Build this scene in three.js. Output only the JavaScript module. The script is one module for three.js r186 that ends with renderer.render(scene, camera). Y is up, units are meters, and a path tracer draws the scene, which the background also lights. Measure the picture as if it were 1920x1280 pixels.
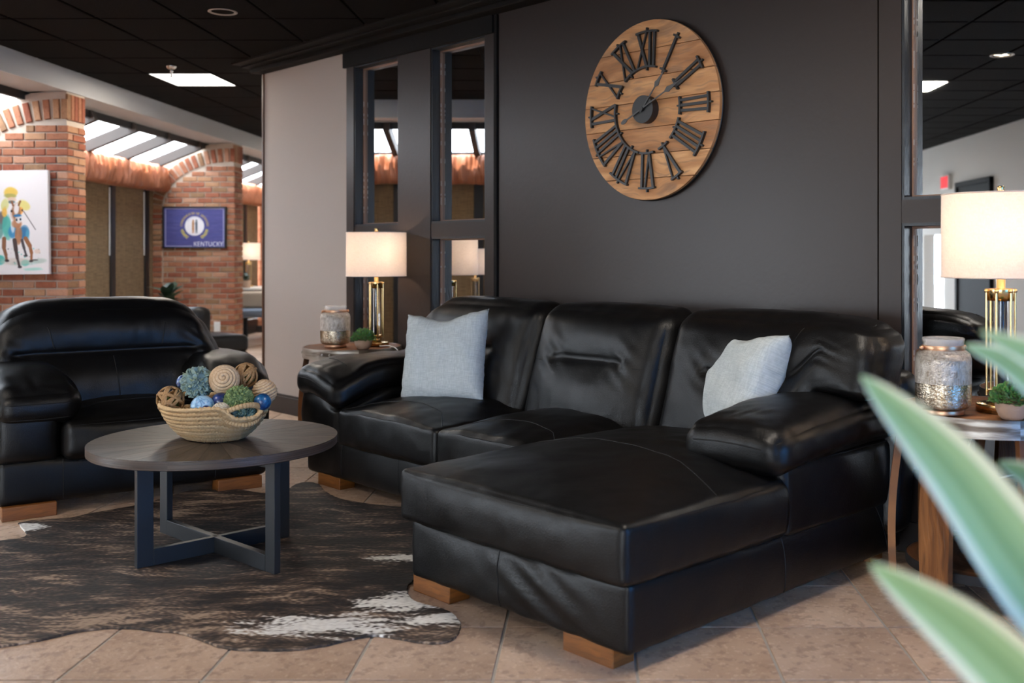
import * as THREE from 'three';
import { mergeGeometries } from 'three/addons/utils/BufferGeometryUtils.js';
import { RoundedBoxGeometry } from 'three/addons/geometries/RoundedBoxGeometry.js';
import { ImprovedNoise } from 'three/addons/math/ImprovedNoise.js';
import { RectAreaLightUniformsLib } from 'three/addons/lights/RectAreaLightUniformsLib.js';

// ------------------------------------------------------------------ camera, sky, sun, exposure
const scene = new THREE.Scene();
const renderer = new THREE.WebGLRenderer({ antialias: true });
renderer.toneMapping = THREE.LinearToneMapping;
renderer.toneMappingExposure = 2.4;
renderer.shadowMap.enabled = true;
RectAreaLightUniformsLib.init();

const EYE = 1.19;
const camera = new THREE.PerspectiveCamera(2 * Math.atan(640 / 1920) * 180 / Math.PI, 1.5, 0.05, 200);
camera.position.set(0, EYE, 0);
camera.setViewOffset(1920, 1280, -148, 164, 1920, 1280);   // a shifted lens: level camera, horizon high in the frame
camera.focus = 4.3;
camera.userData.fStop = 2.4;
camera.updateProjectionMatrix();

scene.background = new THREE.Color().setRGB(0.80, 0.90, 1.0);
scene.backgroundIntensity = 7.0;

const sun = new THREE.DirectionalLight(new THREE.Color().setRGB(1.0, 0.93, 0.82), 10);
sun.position.set(5.4, 8.8, -3.6).add(new THREE.Vector3(-4.6, 2, -9));
sun.target.position.set(-4.6, 2, -9);
sun.castShadow = true;
sun.shadow.mapSize.set(4096, 4096);
Object.assign(sun.shadow.camera, { left: -14, right: 14, top: 14, bottom: -14, near: 0.5, far: 40 });
scene.add(sun, sun.target);

// ------------------------------------------------------------------ helpers
const V3 = THREE.Vector3, R = Math.SQRT1_2, WALL = 5.37, CEIL = 2.63;
const v3 = (x, y, z) => new V3(x, y, z);
// the dark wall stands at 45 degrees: s runs along it to the right, t comes out of it
const ws = (s, t, y = 0) => v3(R * (s - t), y, -WALL + R * (s + t));
const TURN = -Math.PI / 4;
function rng(seed) { let a = seed >>> 0; return () => { a = (a + 0x6D2B79F5) | 0; let t = Math.imul(a ^ (a >>> 15), 1 | a); t = (t + Math.imul(t ^ (t >>> 7), 61 | t)) ^ t; return ((t ^ (t >>> 14)) >>> 0) / 4294967296; }; }
const clamp = (x, a = 0, b = 1) => Math.min(b, Math.max(a, x));
const lerp = (a, b, t) => a + (b - a) * t;
const smooth = (a, b, x) => { const t = clamp((x - a) / (b - a)); return t * t * (3 - 2 * t); };
const perlin = new ImprovedNoise();
const n3 = (x, y, z) => perlin.noise(x + 37.3, y + 91.7, z + 11.9);
// tileable value noise on a lattice
const lattice = (() => { const r = rng(5), a = new Float32Array(65536); for (let i = 0; i < 65536; i++) a[i] = r(); return a; })();
function vn(x, y, px, py, seed = 0) {
  const xi = Math.floor(x), yi = Math.floor(y), fx = x - xi, fy = y - yi, sx = fx * fx * (3 - 2 * fx), sy = fy * fy * (3 - 2 * fy);
  const at = (i, j) => { i = ((i % px) + px) % px; j = ((j % py) + py) % py; return lattice[(i * 131 + j * 7919 + seed * 2749 + ((i * j) & 1023) * 17) & 65535]; };
  return lerp(lerp(at(xi, yi), at(xi + 1, yi), sx), lerp(at(xi, yi + 1), at(xi + 1, yi + 1), sx), sy);
}
function fbm(u, v, fx, fy, oct = 4, seed = 0, gain = 0.5) {
  let s = 0, a = 1, n = 0;
  for (let o = 0; o < oct; o++) { s += a * vn(u * fx, v * fy, fx, fy, seed + o); n += a; a *= gain; fx *= 2; fy *= 2; }
  return s / n;
}
function tex(w, h, fn, { srgb = true, repeat = [1, 1] } = {}) {
  const d = new Uint8Array(w * h * 4);
  for (let j = 0, k = 0; j < h; j++) for (let i = 0; i < w; i++, k += 4) {
    const c = fn(i / w, j / h);
    if (typeof c === 'number') { d[k] = d[k + 1] = d[k + 2] = clamp(c, 0, 255); } else { d[k] = clamp(c[0], 0, 255); d[k + 1] = clamp(c[1], 0, 255); d[k + 2] = clamp(c[2], 0, 255); }
    d[k + 3] = 255;
  }
  const t = new THREE.DataTexture(d, w, h, THREE.RGBAFormat);
  t.wrapS = t.wrapT = THREE.RepeatWrapping; t.magFilter = THREE.LinearFilter; t.minFilter = THREE.LinearMipmapLinearFilter; t.generateMipmaps = true;
  if (srgb) t.colorSpace = THREE.SRGBColorSpace;
  t.repeat.set(...repeat); t.needsUpdate = true;
  return t;
}
const rep = (t, x, y) => { const c = t.clone(); c.repeat.set(x, y); c.needsUpdate = true; return c; };
const mixc = (a, b, t) => [lerp(a[0], b[0], t), lerp(a[1], b[1], t), lerp(a[2], b[2], t)];
const std = (o) => new THREE.MeshStandardMaterial(o);
const phys = (o) => new THREE.MeshPhysicalMaterial(o);

const taken = {};
function numbered(n) { taken[n] = (taken[n] ?? -1) + 1; return taken[n] ? `${n}_${String(taken[n]).padStart(3, '0')}` : n; }
function tag(o, label, category, group, kind) {
  if (label) o.userData.label = label;
  if (category) o.userData.category = category;
  if (group) o.userData.group = group;
  if (kind) o.userData.kind = kind;
  return o;
}
function thing(name, label, category, pos = [0, 0, 0], turn = 0, group, kind) {
  const g = new THREE.Group(); g.name = numbered(name); g.position.set(...(pos.isVector3 ? pos.toArray() : pos)); g.rotation.y = turn; scene.add(g);
  return tag(g, label, category, group, kind);
}
function part(name, geo, mat, parent, pos) {
  const m = new THREE.Mesh(geo, mat); m.name = name; m.castShadow = m.receiveShadow = true;
  if (pos) m.position.set(...pos);
  parent.add(m); return m;
}
function solo(name, geo, mat, label, category, pos, turn = 0, group, kind) {
  const m = new THREE.Mesh(geo, mat); m.name = numbered(name); m.castShadow = m.receiveShadow = true;
  if (pos) m.position.set(...(pos.isVector3 ? pos.toArray() : pos)); m.rotation.y = turn; scene.add(m);
  return tag(m, label, category, group, kind);
}
// box between two corners, uv in metres
function bx(x0, x1, y0, y1, z0, z1) {
  const g = new THREE.BoxGeometry(x1 - x0, y1 - y0, z1 - z0); g.translate((x0 + x1) / 2, (y0 + y1) / 2, (z0 + z1) / 2);
  return metres(g);
}
function rbx(x0, x1, y0, y1, z0, z1, r = 0.004, seg = 2) {
  const g = new RoundedBoxGeometry(x1 - x0, y1 - y0, z1 - z0, seg, r); g.translate((x0 + x1) / 2, (y0 + y1) / 2, (z0 + z1) / 2);
  return metres(g);
}
function metres(g) {   // box-projected uv in metres
  const p = g.attributes.position, n = g.attributes.normal, uv = new Float32Array(p.count * 2);
  for (let i = 0; i < p.count; i++) {
    const ax = Math.abs(n.getX(i)), ay = Math.abs(n.getY(i)), az = Math.abs(n.getZ(i));
    if (ay >= ax && ay >= az) { uv[2 * i] = p.getX(i); uv[2 * i + 1] = p.getZ(i); }
    else if (ax >= az) { uv[2 * i] = p.getZ(i); uv[2 * i + 1] = p.getY(i); }
    else { uv[2 * i] = p.getX(i); uv[2 * i + 1] = p.getY(i); }
  }
  g.setAttribute('uv', new THREE.BufferAttribute(uv, 2)); return g;
}
const clean = (g) => { const h = g.index ? g.toNonIndexed() : g; for (const k of Object.keys(h.attributes)) if (!['position', 'normal', 'uv'].includes(k)) h.deleteAttribute(k); return h; };
const merge = (list) => mergeGeometries(list.map(clean), false);
function cyl(r0, r1, h, seg = 32, y = 0) { const g = new THREE.CylinderGeometry(r1, r0, h, seg, 1); g.translate(0, y + h / 2, 0); return g; }   // r0 below, r1 above
function lathe(pts, seg = 48) { return new THREE.LatheGeometry(pts.map(([x, y]) => new THREE.Vector2(x, y)), seg); }
function tube(pts, r, seg = 0, rad = 8, closed = false) {
  const c = new THREE.CatmullRomCurve3(pts.map(p => p.isVector3 ? p : v3(...p)), closed, 'centripetal');
  return new THREE.TubeGeometry(c, seg || pts.length * 4, r, rad, closed);
}
function rod(a, b, r, rad = 10) { const d = b.clone().sub(a), g = new THREE.CylinderGeometry(r, r, d.length(), rad); g.applyQuaternion(new THREE.Quaternion().setFromUnitVectors(v3(0, 1, 0), d.clone().normalize())); g.translate((a.x + b.x) / 2, (a.y + b.y) / 2, (a.z + b.z) / 2); return g; }
// smooth normals across uv seams
function smoothNormals(g) {
  const p = g.attributes.position, ix = g.index, acc = new Map(), key = (i) => `${Math.round(p.getX(i) * 2e4)},${Math.round(p.getY(i) * 2e4)},${Math.round(p.getZ(i) * 2e4)}`;
  const keys = new Array(p.count); for (let i = 0; i < p.count; i++) { keys[i] = key(i); if (!acc.has(keys[i])) acc.set(keys[i], new V3()); }
  const a = new V3(), b = new V3(), c = new V3();
  const n = ix ? ix.count : p.count, at = (i) => ix ? ix.getX(i) : i;
  for (let i = 0; i < n; i += 3) {
    const [i0, i1, i2] = [at(i), at(i + 1), at(i + 2)];
    a.fromBufferAttribute(p, i0); b.fromBufferAttribute(p, i1).sub(a); c.fromBufferAttribute(p, i2).sub(a); b.cross(c);
    for (const j of [i0, i1, i2]) acc.get(keys[j]).add(b);
  }
  const out = new Float32Array(p.count * 3);
  for (let i = 0; i < p.count; i++) { const m = acc.get(keys[i]).clone().normalize(); out.set([m.x, m.y, m.z], i * 3); }
  g.setAttribute('normal', new THREE.BufferAttribute(out, 3)); return g;
}
// an upholstered block: rounded box, faces bulged out, then bent by def(p, raw)
function softBox(w, h, d, { r = 0.04, bulge = [0, 0, 0], n = [32, 14, 24], def, wr = 0 } = {}) {
  const g = new THREE.BoxGeometry(2, 2, 2, ...n), p = g.attributes.position, H = [w / 2, h / 2, d / 2], uv = new Float32Array(p.count * 2), nor = g.attributes.normal;
  const ease = (x) => 0.55 * x + 0.45 * Math.sin(x * Math.PI / 2);
  const map = (q) => {   // q: unit-cube surface point
    const raw = [q.x * H[0], q.y * H[1], q.z * H[2]], o = raw.slice();
    const dv = [0, 0, 0]; let l = 0;
    for (let k = 0; k < 3; k++) { const lim = Math.max(H[k] - r, 0), c = clamp(raw[k], -lim, lim); dv[k] = (raw[k] - c) / Math.max(1e-9, Math.min(r, H[k])); o[k] = c; l += dv[k] ** 2; }
    l = Math.sqrt(l) || 1; const m = Math.max(Math.abs(dv[0]), Math.abs(dv[1]), Math.abs(dv[2]));
    for (let k = 0; k < 3; k++) o[k] += dv[k] / l * m * Math.min(r, H[k]);
    const f = [1 - Math.abs(q.x) ** 2.4, 1 - Math.abs(q.y) ** 2.4, 1 - Math.abs(q.z) ** 2.4];
    const e = [bulge[0] * f[1] * f[2] * q.x, bulge[1] * f[0] * f[2] * q.y, bulge[2] * f[0] * f[1] * q.z];
    const out = v3(o[0] + e[0], o[1] + e[1], o[2] + e[2]);
    if (wr) { const a = n3(out.x * 7, out.y * 7, out.z * 7) * wr + n3(out.x * 19, out.y * 19, out.z * 19) * wr * 0.4; out.x += a * q.x * 0.6; out.y += a * q.y; out.z += a * q.z; }
    if (def) def(out, q);
    return out;
  };
  const q = new V3();
  for (let i = 0; i < p.count; i++) {
    q.fromBufferAttribute(p, i); q.set(ease(q.x), ease(q.y), ease(q.z));
    const o = map(q), ax = Math.abs(nor.getX(i)), ay = Math.abs(nor.getY(i));
    uv[2 * i] = ax > 0.5 ? o.z : o.x; uv[2 * i + 1] = ay > 0.5 ? o.z : o.y;
    p.setXYZ(i, o.x, o.y, o.z);
  }
  g.setAttribute('uv', new THREE.BufferAttribute(uv, 2));
  smoothNormals(g);
  return { geo: g, map };
}
// a line of stitching that follows a soft block: list of unit-cube points
function seam(soft, pts, r = 0.0024, off = 0.0004) {
  const dense = [];
  for (let i = 0; i < pts.length - 1; i++) for (let k = 0; k < 14; k++) dense.push(v3(...pts[i]).lerp(v3(...pts[i + 1]), k / 14));
  dense.push(v3(...pts[pts.length - 1]));
  return tube(dense.map(q => soft.map(q.multiplyScalar(1 + off))), r, dense.length * 2, 6);
}

// ------------------------------------------------------------------ textures and materials
const leatherBump = tex(512, 512, (u, v) => { const a = fbm(u, v, 64, 64, 3, 3), b = fbm(u, v, 8, 8, 3, 9); return 255 * (0.7 * Math.abs(a - 0.5) * 2 + 0.3 * b); }, { srgb: false });
const leatherRough = tex(256, 256, (u, v) => { const a = fbm(u, v, 6, 6, 4, 21); return [0, 215 + 40 * a, 0]; }, { srgb: false });
const leather = phys({ color: new THREE.Color().setRGB(0.0036, 0.0034, 0.0036), roughness: 0.40, roughnessMap: rep(leatherRough, 2, 2), bumpMap: rep(leatherBump, 5, 5), bumpScale: 0.0007, specularIntensity: 0.58 });
const stitch = phys({ color: new THREE.Color().setRGB(0.007, 0.0068, 0.007), roughness: 0.6, specularIntensity: 0.6 });
const wornPaint = std({ color: new THREE.Color().setRGB(0.5, 0.5, 0.48), roughness: 0.8 });

const grit = tex(512, 512, (u, v) => 255 * fbm(u, v, 32, 32, 5, 40), { srgb: false });
const paintBump = tex(512, 512, (u, v) => 255 * fbm(u, v, 48, 48, 4, 44), { srgb: false });
const darkPaint = phys({ color: new THREE.Color().setRGB(0.030, 0.0218, 0.0195), roughness: 0.38, bumpMap: rep(paintBump, 1.2, 1.2), bumpScale: 0.0004, specularIntensity: 0.62 });
const blackPaint = phys({ color: new THREE.Color().setRGB(0.0060, 0.0054, 0.0054), roughness: 0.65, specularIntensity: 0.3, bumpMap: rep(paintBump, 1, 1), bumpScale: 0.0005 });
const jambPaint = std({ color: new THREE.Color().setRGB(0.010, 0.013, 0.018), roughness: 0.35, bumpMap: rep(paintBump, 3, 1), bumpScale: 0.0008 });
const greige = std({ color: new THREE.Color().setRGB(0.42, 0.365, 0.325), roughness: 0.75, bumpMap: rep(paintBump, 1, 1), bumpScale: 0.0004 });
const offWhite = std({ color: new THREE.Color().setRGB(0.60, 0.59, 0.57), roughness: 0.8, bumpMap: rep(paintBump, 1, 1), bumpScale: 0.0004 });
const beamPaint = std({ color: new THREE.Color().setRGB(0.46, 0.46, 0.46), roughness: 0.6 });
const mirrorGlass = std({ color: new THREE.Color().setRGB(0.62, 0.64, 0.66), roughness: 0.012, metalness: 1 });
const copperBead = std({ color: new THREE.Color().setRGB(0.22, 0.13, 0.09), roughness: 0.5 });
const darkBase = std({ color: new THREE.Color().setRGB(0.022, 0.017, 0.016), roughness: 0.5 });
const std_rafter = std({ color: new THREE.Color().setRGB(0.060, 0.047, 0.040), roughness: 0.6 });
const PANEL_LIGHT = 15, LAMP = 0.19;
const blackMetal = std({ color: new THREE.Color().setRGB(0.012, 0.012, 0.013), roughness: 0.45 });
const tintedGlass = phys({ color: new THREE.Color().setRGB(0.26, 0.52, 0.80), roughness: 0, transmission: 1, thickness: 0, ior: 1.5 });
const paneGlass = phys({ color: 0xffffff, roughness: 0, transmission: 1, thickness: 0, ior: 1.5 });

// floor tiles: mottled clay, four variants
const tileMap = tex(1024, 1024, (u, v) => {
  const a = fbm(u, v, 5, 5, 5, 60), b = fbm(u, v, 44, 44, 4, 61), c = fbm(u, v, 90, 90, 2, 62);
  let col = mixc([172, 144, 122], [206, 180, 158], clamp((a - 0.3) * 2.2));
  col = mixc(col, [142, 116, 98], smooth(0.55, 0.72, b) * 0.5);
  col = mixc(col, [224, 204, 186], smooth(0.66, 0.8, c) * 0.35);
  return col;
});
const tileRough = tex(512, 512, (u, v) => [0, 120 + 110 * fbm(u, v, 12, 12, 4, 66), 0], { srgb: false });
const tileMats = [[1, 1, 1], [0.93, 0.92, 0.92], [1.04, 1.02, 1.0], [0.97, 0.97, 0.98]].map((c, i) => std({ color: new THREE.Color().setRGB(...c), map: rep(tileMap, 0.9, 0.9), roughness: 0.62, roughnessMap: rep(tileRough, 1.5, 1.5), bumpMap: rep(grit, 2.5, 2.5), bumpScale: 0.0012 }));
const grout = std({ color: new THREE.Color().setRGB(0.42, 0.39, 0.36), roughness: 0.95, bumpMap: rep(grit, 6, 6), bumpScale: 0.001 });
const ceilBump = tex(256, 256, (u, v) => 255 * fbm(u, v, 64, 64, 3, 70), { srgb: false });
const ceilTileMat = phys({ color: new THREE.Color().setRGB(0.0060, 0.0048, 0.0046), roughness: 1.0, specularIntensity: 0.2, bumpMap: rep(ceilBump, 3, 3), bumpScale: 0.0015 });
const gridMat = phys({ color: new THREE.Color().setRGB(0.0025, 0.0023, 0.0024), roughness: 0.9, specularIntensity: 0.3 });

// bricks: a few clay bodies
const brickMap = (a, b, c, seed) => tex(128, 128, (u, v) => mixc(mixc(a, b, fbm(u, v, 6, 10, 4, seed)), c, smooth(0.6, 0.85, fbm(u, v, 20, 20, 3, seed + 7)) * 0.6));
const brickBump = tex(256, 256, (u, v) => 255 * fbm(u, v, 24, 24, 4, 80), { srgb: false });
const brickMats = [
  [[140, 80, 58], [166, 104, 78], [118, 68, 52]], [[160, 108, 80], [184, 130, 100], [136, 90, 68]], [[172, 134, 102], [194, 156, 122], [146, 112, 84]],
  [[150, 92, 68], [176, 114, 86], [126, 78, 60]], [[136, 106, 78], [166, 134, 102], [112, 88, 66]], [[184, 140, 114], [200, 160, 134], [164, 122, 98]],
].map(([a, b, c], i) => std({ color: new THREE.Color().setRGB(0.80, 0.70, 0.64), map: rep(brickMap(a, b, c, 90 + i * 3), 4, 4), roughness: 0.9, bumpMap: rep(brickBump, 4, 4), bumpScale: 0.002 }));
const mortar = std({ color: new THREE.Color().setRGB(0.50, 0.42, 0.34), roughness: 0.95, bumpMap: rep(grit, 5, 5), bumpScale: 0.002 });
const farBrick = std({ map: rep(tex(256, 256, (u, v) => mixc([150, 84, 58], [186, 130, 98], fbm(u, v, 8, 40, 4, 120))), 1, 1), roughness: 0.95 });

// woods
const grainMap = (dark, light, streak, seed, fy = 40) => tex(512, 512, (u, v) => {
  const w = fbm(u, v, 3, 3, 3, seed) * 0.16, a = fbm(u, v + w, 3, fy, 4, seed + 1), b = fbm(u, v + w, 8, fy * 3, 2, seed + 5), k = smooth(0.62, 0.8, fbm(u, v, 4, 9, 3, seed + 9));
  let c = mixc(dark, light, clamp((a - 0.28) * 1.9)); c = mixc(c, streak, clamp((b - 0.55) * 2.4) * 0.6); return mixc(c, streak, k * 0.5);
});
const grainBump = tex(512, 512, (u, v) => 255 * fbm(u, v + 0.1 * fbm(u, v, 3, 3, 2, 131), 4, 90, 3, 130), { srgb: false });
const footWood = std({ map: rep(grainMap([104, 60, 22], [138, 84, 34], [76, 44, 16], 140, 16), 2, 4), roughness: 0.45 });
const pine = [[[176, 122, 78], [212, 158, 108]], [[184, 130, 84], [218, 166, 116]], [[164, 112, 72], [202, 148, 102]]].map(([a, b], i) => std({ map: rep(grainMap(a, b, [132, 102, 82], 150 + i * 11, 24), 1.6, 1.6), roughness: 0.7, bumpMap: rep(grainBump, 1.6, 1.6), bumpScale: 0.0012 }));
const walnut = [[[50, 40, 35], [80, 67, 59]], [[57, 46, 40], [88, 74, 65]], [[45, 36, 32], [72, 60, 53]], [[62, 51, 44], [92, 79, 70]]].map(([a, b], i) => std({ map: rep(grainMap(a, b, [34, 27, 24], 190 + i * 13, 30), 1.5, 2), roughness: 0.38, bumpMap: rep(grainBump, 2, 2), bumpScale: 0.0006 }));
const oak = std({ map: rep(grainMap([104, 62, 30], [158, 104, 58], [62, 38, 22], 250, 22), 1.5, 2.5), roughness: 0.6, bumpMap: rep(grainBump, 2, 2), bumpScale: 0.0015 });
const oakDark = std({ map: rep(grainMap([62, 38, 22], [104, 66, 38], [40, 26, 18], 270, 22), 1.5, 2.5), roughness: 0.4, bumpMap: rep(grainBump, 2, 2), bumpScale: 0.001 });
const charred = std({ color: new THREE.Color().setRGB(0.012, 0.011, 0.012), roughness: 0.8 });

// metals
const brass = std({ color: new THREE.Color().setRGB(0.80, 0.56, 0.26), metalness: 1, roughness: 0.2 });
const copper = std({ color: new THREE.Color().setRGB(0.62, 0.36, 0.22), metalness: 1, roughness: 0.38 });
const bandMap = tex(512, 256, (u, v) => { const a = fbm(u, v, 10, 6, 5, 300), k = smooth(0.5, 0.68, fbm(u, v, 5, 4, 4, 308)); return mixc(mixc([150, 142, 132], [214, 208, 200], a), [74, 60, 50], k * 0.7); });
const bandMetal = std({ map: rep(bandMap, 1.5, 2), metalness: 0.7, roughness: 0.36, bumpMap: rep(grit, 4, 4), bumpScale: 0.001 });
const frameSteel = std({ color: new THREE.Color().setRGB(0.022, 0.023, 0.026), roughness: 0.4, metalness: 0.3 });

// cloth
const linen = tex(512, 512, (u, v) => { const a = fbm(u, v, 220, 24, 2, 320), b = fbm(u, v, 24, 220, 2, 324), c = fbm(u, v, 5, 5, 3, 328); const k = 0.4 * a + 0.4 * b + 0.2 * c; return mixc([158, 164, 165], [192, 197, 197], clamp((k - 0.3) * 1.7)); });
const linenBump = tex(512, 512, (u, v) => 255 * (0.5 * vn(u * 200, v * 40, 200, 40, 3) + 0.5 * vn(u * 40, v * 200, 40, 200, 4)), { srgb: false });
const pillowMat = phys({ map: rep(linen, 2, 2), roughness: 0.95, bumpMap: rep(linenBump, 2, 2), bumpScale: 0.0008, sheen: 0.3, sheenRoughness: 0.6 });
const shadeTex = tex(256, 256, (u, v) => mixc([206, 192, 184], [226, 214, 207], 0.5 * vn(u * 128, v * 16, 128, 16, 7) + 0.5 * vn(u * 16, v * 128, 16, 128, 8)));
const shadeMat = phys({ map: rep(shadeTex, 4, 4), roughness: 1, transmission: 0.30, thickness: 0 });
const weaveTex = tex(256, 256, (u, v) => { const a = vn(u * 8, v * 128, 8, 128, 11), b = vn(u * 96, v * 6, 96, 6, 12); return mixc([98, 78, 52], [150, 124, 88], 0.6 * a + 0.4 * b); });
const blindMat = phys({ map: rep(weaveTex, 2, 2), roughness: 1, transmission: 0.12, thickness: 0 });
const satin = phys({ color: new THREE.Color().setRGB(0.30, 0.098, 0.042), roughness: 0.5, sheen: 0.3, sheenColor: new THREE.Color().setRGB(0.7, 0.4, 0.25), sheenRoughness: 0.4, bumpMap: rep(linenBump, 3, 3), bumpScale: 0.0005 });
const plasticWhite = std({ color: new THREE.Color().setRGB(0.72, 0.72, 0.70), roughness: 0.4 });
const panelGlow = std({ color: 0xffffff, emissive: new THREE.Color().setRGB(1.0, 0.96, 0.9), emissiveIntensity: 1.2, roughness: 0.6 });
const bulbGlow = std({ color: 0xffffff, emissive: new THREE.Color().setRGB(1.0, 0.78, 0.5), emissiveIntensity: 2, roughness: 0.5 });

// ------------------------------------------------------------------ the room
const structure = (name, geo, mat, label, pos, turn = 0) => solo(name, geo, mat, label, undefined, pos, turn, undefined, 'structure');

// floor: each tile near the camera is a part, the rest one part
{
  const P = 0.406, J = 0.004, X0 = 0.5376, D0 = 3.2687, f = thing('floor', 'brown clay tile floor with pale grout lines', undefined, [0, 0, 0], 0, undefined, 'structure');
  part('grout_bed', bx(-10.4, 3.4, -0.14, -0.004, -17.3, 4.9), grout, f);
  const variants = [0, 1, 2, 3].map(k => { const g = rbx(-P / 2 + J, P / 2 - J, -0.012, 0, -P / 2 + J, P / 2 - J, 0.003, 1), uv = g.attributes.uv; for (let i = 0; i < uv.count; i++) uv.setXY(i, uv.getX(i) + k * 0.37, uv.getY(i) + k * 0.61); return g; });
  const r = rng(71), rest = [];
  for (let i = -26; i <= 9; i++) for (let j = -20; j <= 34; j++) {
    const x = X0 + (i + 0.5) * P, d = D0 + (j + 0.5) * P;
    if (x < -10.2 || x > 3.15 || d < -4.7 || d > 17) continue;
    const u = 1108 + 1920 * x / Math.max(d, 0.1), v = 476 + 1920 * EYE / Math.max(d, 0.1), k = Math.floor(r() * 4), q = Math.floor(r() * 4);
    const near = d > 2.3 && d < 9.2 && u > -160 && u < 2080 && v < 1520 && x + d < WALL + 0.3;
    if (near) { const m = part('tile', variants[k], tileMats[q], f, [x, 0, -d]); m.rotation.y = Math.floor(r() * 2) * Math.PI; }
    else rest.push([x, d]);
  }
  const im = new THREE.InstancedMesh(variants[0], tileMats[0], rest.length), m4 = new THREE.Matrix4();
  rest.forEach(([x, d], i) => im.setMatrixAt(i, m4.makeTranslation(x, 0, -d)));
  im.name = 'tile_field'; im.userData.kind = 'stuff'; im.receiveShadow = true; f.add(im);
}
// ceiling: black acoustic tiles in a dark grid
{
  const PX = 0.535, PD = 0.63, X0 = -3.02, D0 = 8.16, c = thing('ceiling', 'black acoustic tile ceiling in a dark metal grid', undefined, [0, 0, 0], 0, undefined, 'structure');
  part('slab', merge([bx(-4.45, 3.4, CEIL + 0.03, CEIL + 0.07, -17.3, 4.9), bx(-10.4, -4.45, CEIL + 0.03, CEIL + 0.07, -4.2, 4.9)]), gridMat, c);
  const g = rbx(-PX / 2 + 0.011, PX / 2 - 0.011, 0, 0.02, -PD / 2 + 0.011, PD / 2 - 0.011, 0.005, 1), rest = [], bars = [];
  const panels = [[-1, 0], [-1, -9], [-1, 9], [6, -9], [-8, -9], [-1, -16], [6, -16]];
  for (let i = -14; i <= 13; i++) for (let j = -20; j <= 14; j++) {
    const x = X0 + (i + 0.5) * PX, d = D0 + (j + 0.5) * PD;
    if (x < (d > 4.2 ? -4.05 : -10) || x > 3.0 || d > 17 || d < -4.5) continue;
    if (panels.some(([a, b]) => a === i && b === j)) continue;
    const u = 1108 + 1920 * x / Math.max(d, 0.1), v = 476 - 1920 * 1.44 / Math.max(d, 0.1);
    if (d > 4.6 && d < 11.5 && u > -150 && u < 1100 && v > -120 && x + d < WALL + 0.3) part('ceiling_tile', g, ceilTileMat, c, [x, CEIL, -d]);
    else rest.push([x, d]);
  }
  const im = new THREE.InstancedMesh(g, ceilTileMat, rest.length), m4 = new THREE.Matrix4();
  rest.forEach(([x, d], i) => im.setMatrixAt(i, m4.makeTranslation(x, CEIL, -d)));
  im.name = 'ceiling_tile_field'; im.userData.kind = 'stuff'; c.add(im);
  for (let i = -14; i <= 14; i++) { const x = X0 + i * PX; if (x < 3.2 && x > -10) bars.push(bx(x - 0.012, x + 0.012, CEIL + 0.012, CEIL + 0.03, x < -4.1 ? -4.2 : -17.2, 4.8)); }
  for (let j = -20; j <= 14; j++) { const d = D0 + j * PD; bars.push(bx(d > 4.2 ? -4.1 : -10.2, 3.3, CEIL + 0.012, CEIL + 0.03, -d - 0.012, -d + 0.012)); }
  part('grid', merge(bars), gridMat, c);
  // lit panels fill a tile of the grid
  panels.forEach(([i, j], k) => {
    const x = X0 + (i + 0.5) * PX, d = D0 + (j + 0.5) * PD;
    const l = thing('ceiling_light', ['flat square ceiling light panel glowing white over the brick pillars', 'square ceiling light panel seen only mirrored in the right window', 'ceiling light panel far behind the white wall', 'ceiling light panel above the viewer', 'ceiling light panel over the side hall', 'ceiling light panel behind the viewer on the left', 'ceiling light panel behind the viewer on the right'][k], 'light', [x, CEIL, -d]);
    part('frame', merge([bx(-PX / 2, PX / 2, -0.004, 0.02, PD / 2 - 0.015, PD / 2), bx(-PX / 2, PX / 2, -0.004, 0.02, -PD / 2, -PD / 2 + 0.015), bx(-PX / 2, -PX / 2 + 0.015, -0.004, 0.02, -PD / 2, PD / 2), bx(PX / 2 - 0.015, PX / 2, -0.004, 0.02, -PD / 2, PD / 2)]), gridMat, l);
    part('diffuser', bx(-PX / 2 + 0.015, PX / 2 - 0.015, 0, 0.012, -PD / 2 + 0.015, PD / 2 - 0.015), panelGlow, l);
    const a = new THREE.RectAreaLight(new THREE.Color().setRGB(1, 0.89, 0.76), PANEL_LIGHT, PX - 0.04, PD - 0.04); a.position.set(x, CEIL - 0.01, -d); a.lookAt(x, 0, -d); scene.add(a);
  });
}
// the diagonal wall, in its own frame: x along it, z out of it
const SEC = (name, geo, mat, label) => structure(name, geo, mat, label, ws(0, 0), TURN);
SEC('wall_pale', merge([bx(-3.554, -2.376, 0, CEIL, -0.15, 0)]), greige, 'pale greige end of the diagonal wall beside the dark windows');
SEC('trim_1', rbx(-3.575, -3.553, 0, CEIL, -0.15, 0.012, 0.003), std({ color: new THREE.Color().setRGB(0.10, 0.045, 0.026), roughness: 0.5 }), 'brown wooden edge strip closing the pale wall');
SEC('baseboard_pale', merge([rbx(-3.57, -2.4, 0, 0.125, 0, 0.018, 0.004), rbx(-3.57, -2.4, 0.125, 0.142, 0, 0.012, 0.004)]), darkBase, 'dark brown baseboard along the pale wall');
SEC('wall_dark', merge([bx(-0.75, 1.66, 0, CEIL, -0.15, 0), bx(1.668, 1.767, 0, CEIL, -0.15, 0.0015), bx(2.85, 4.5, 0, CEIL, -0.15, 0), bx(-0.80, 1.70, 0, CEIL, -0.15, -0.02)]), darkPaint, 'dark charcoal painted wall behind the sectional');
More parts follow.
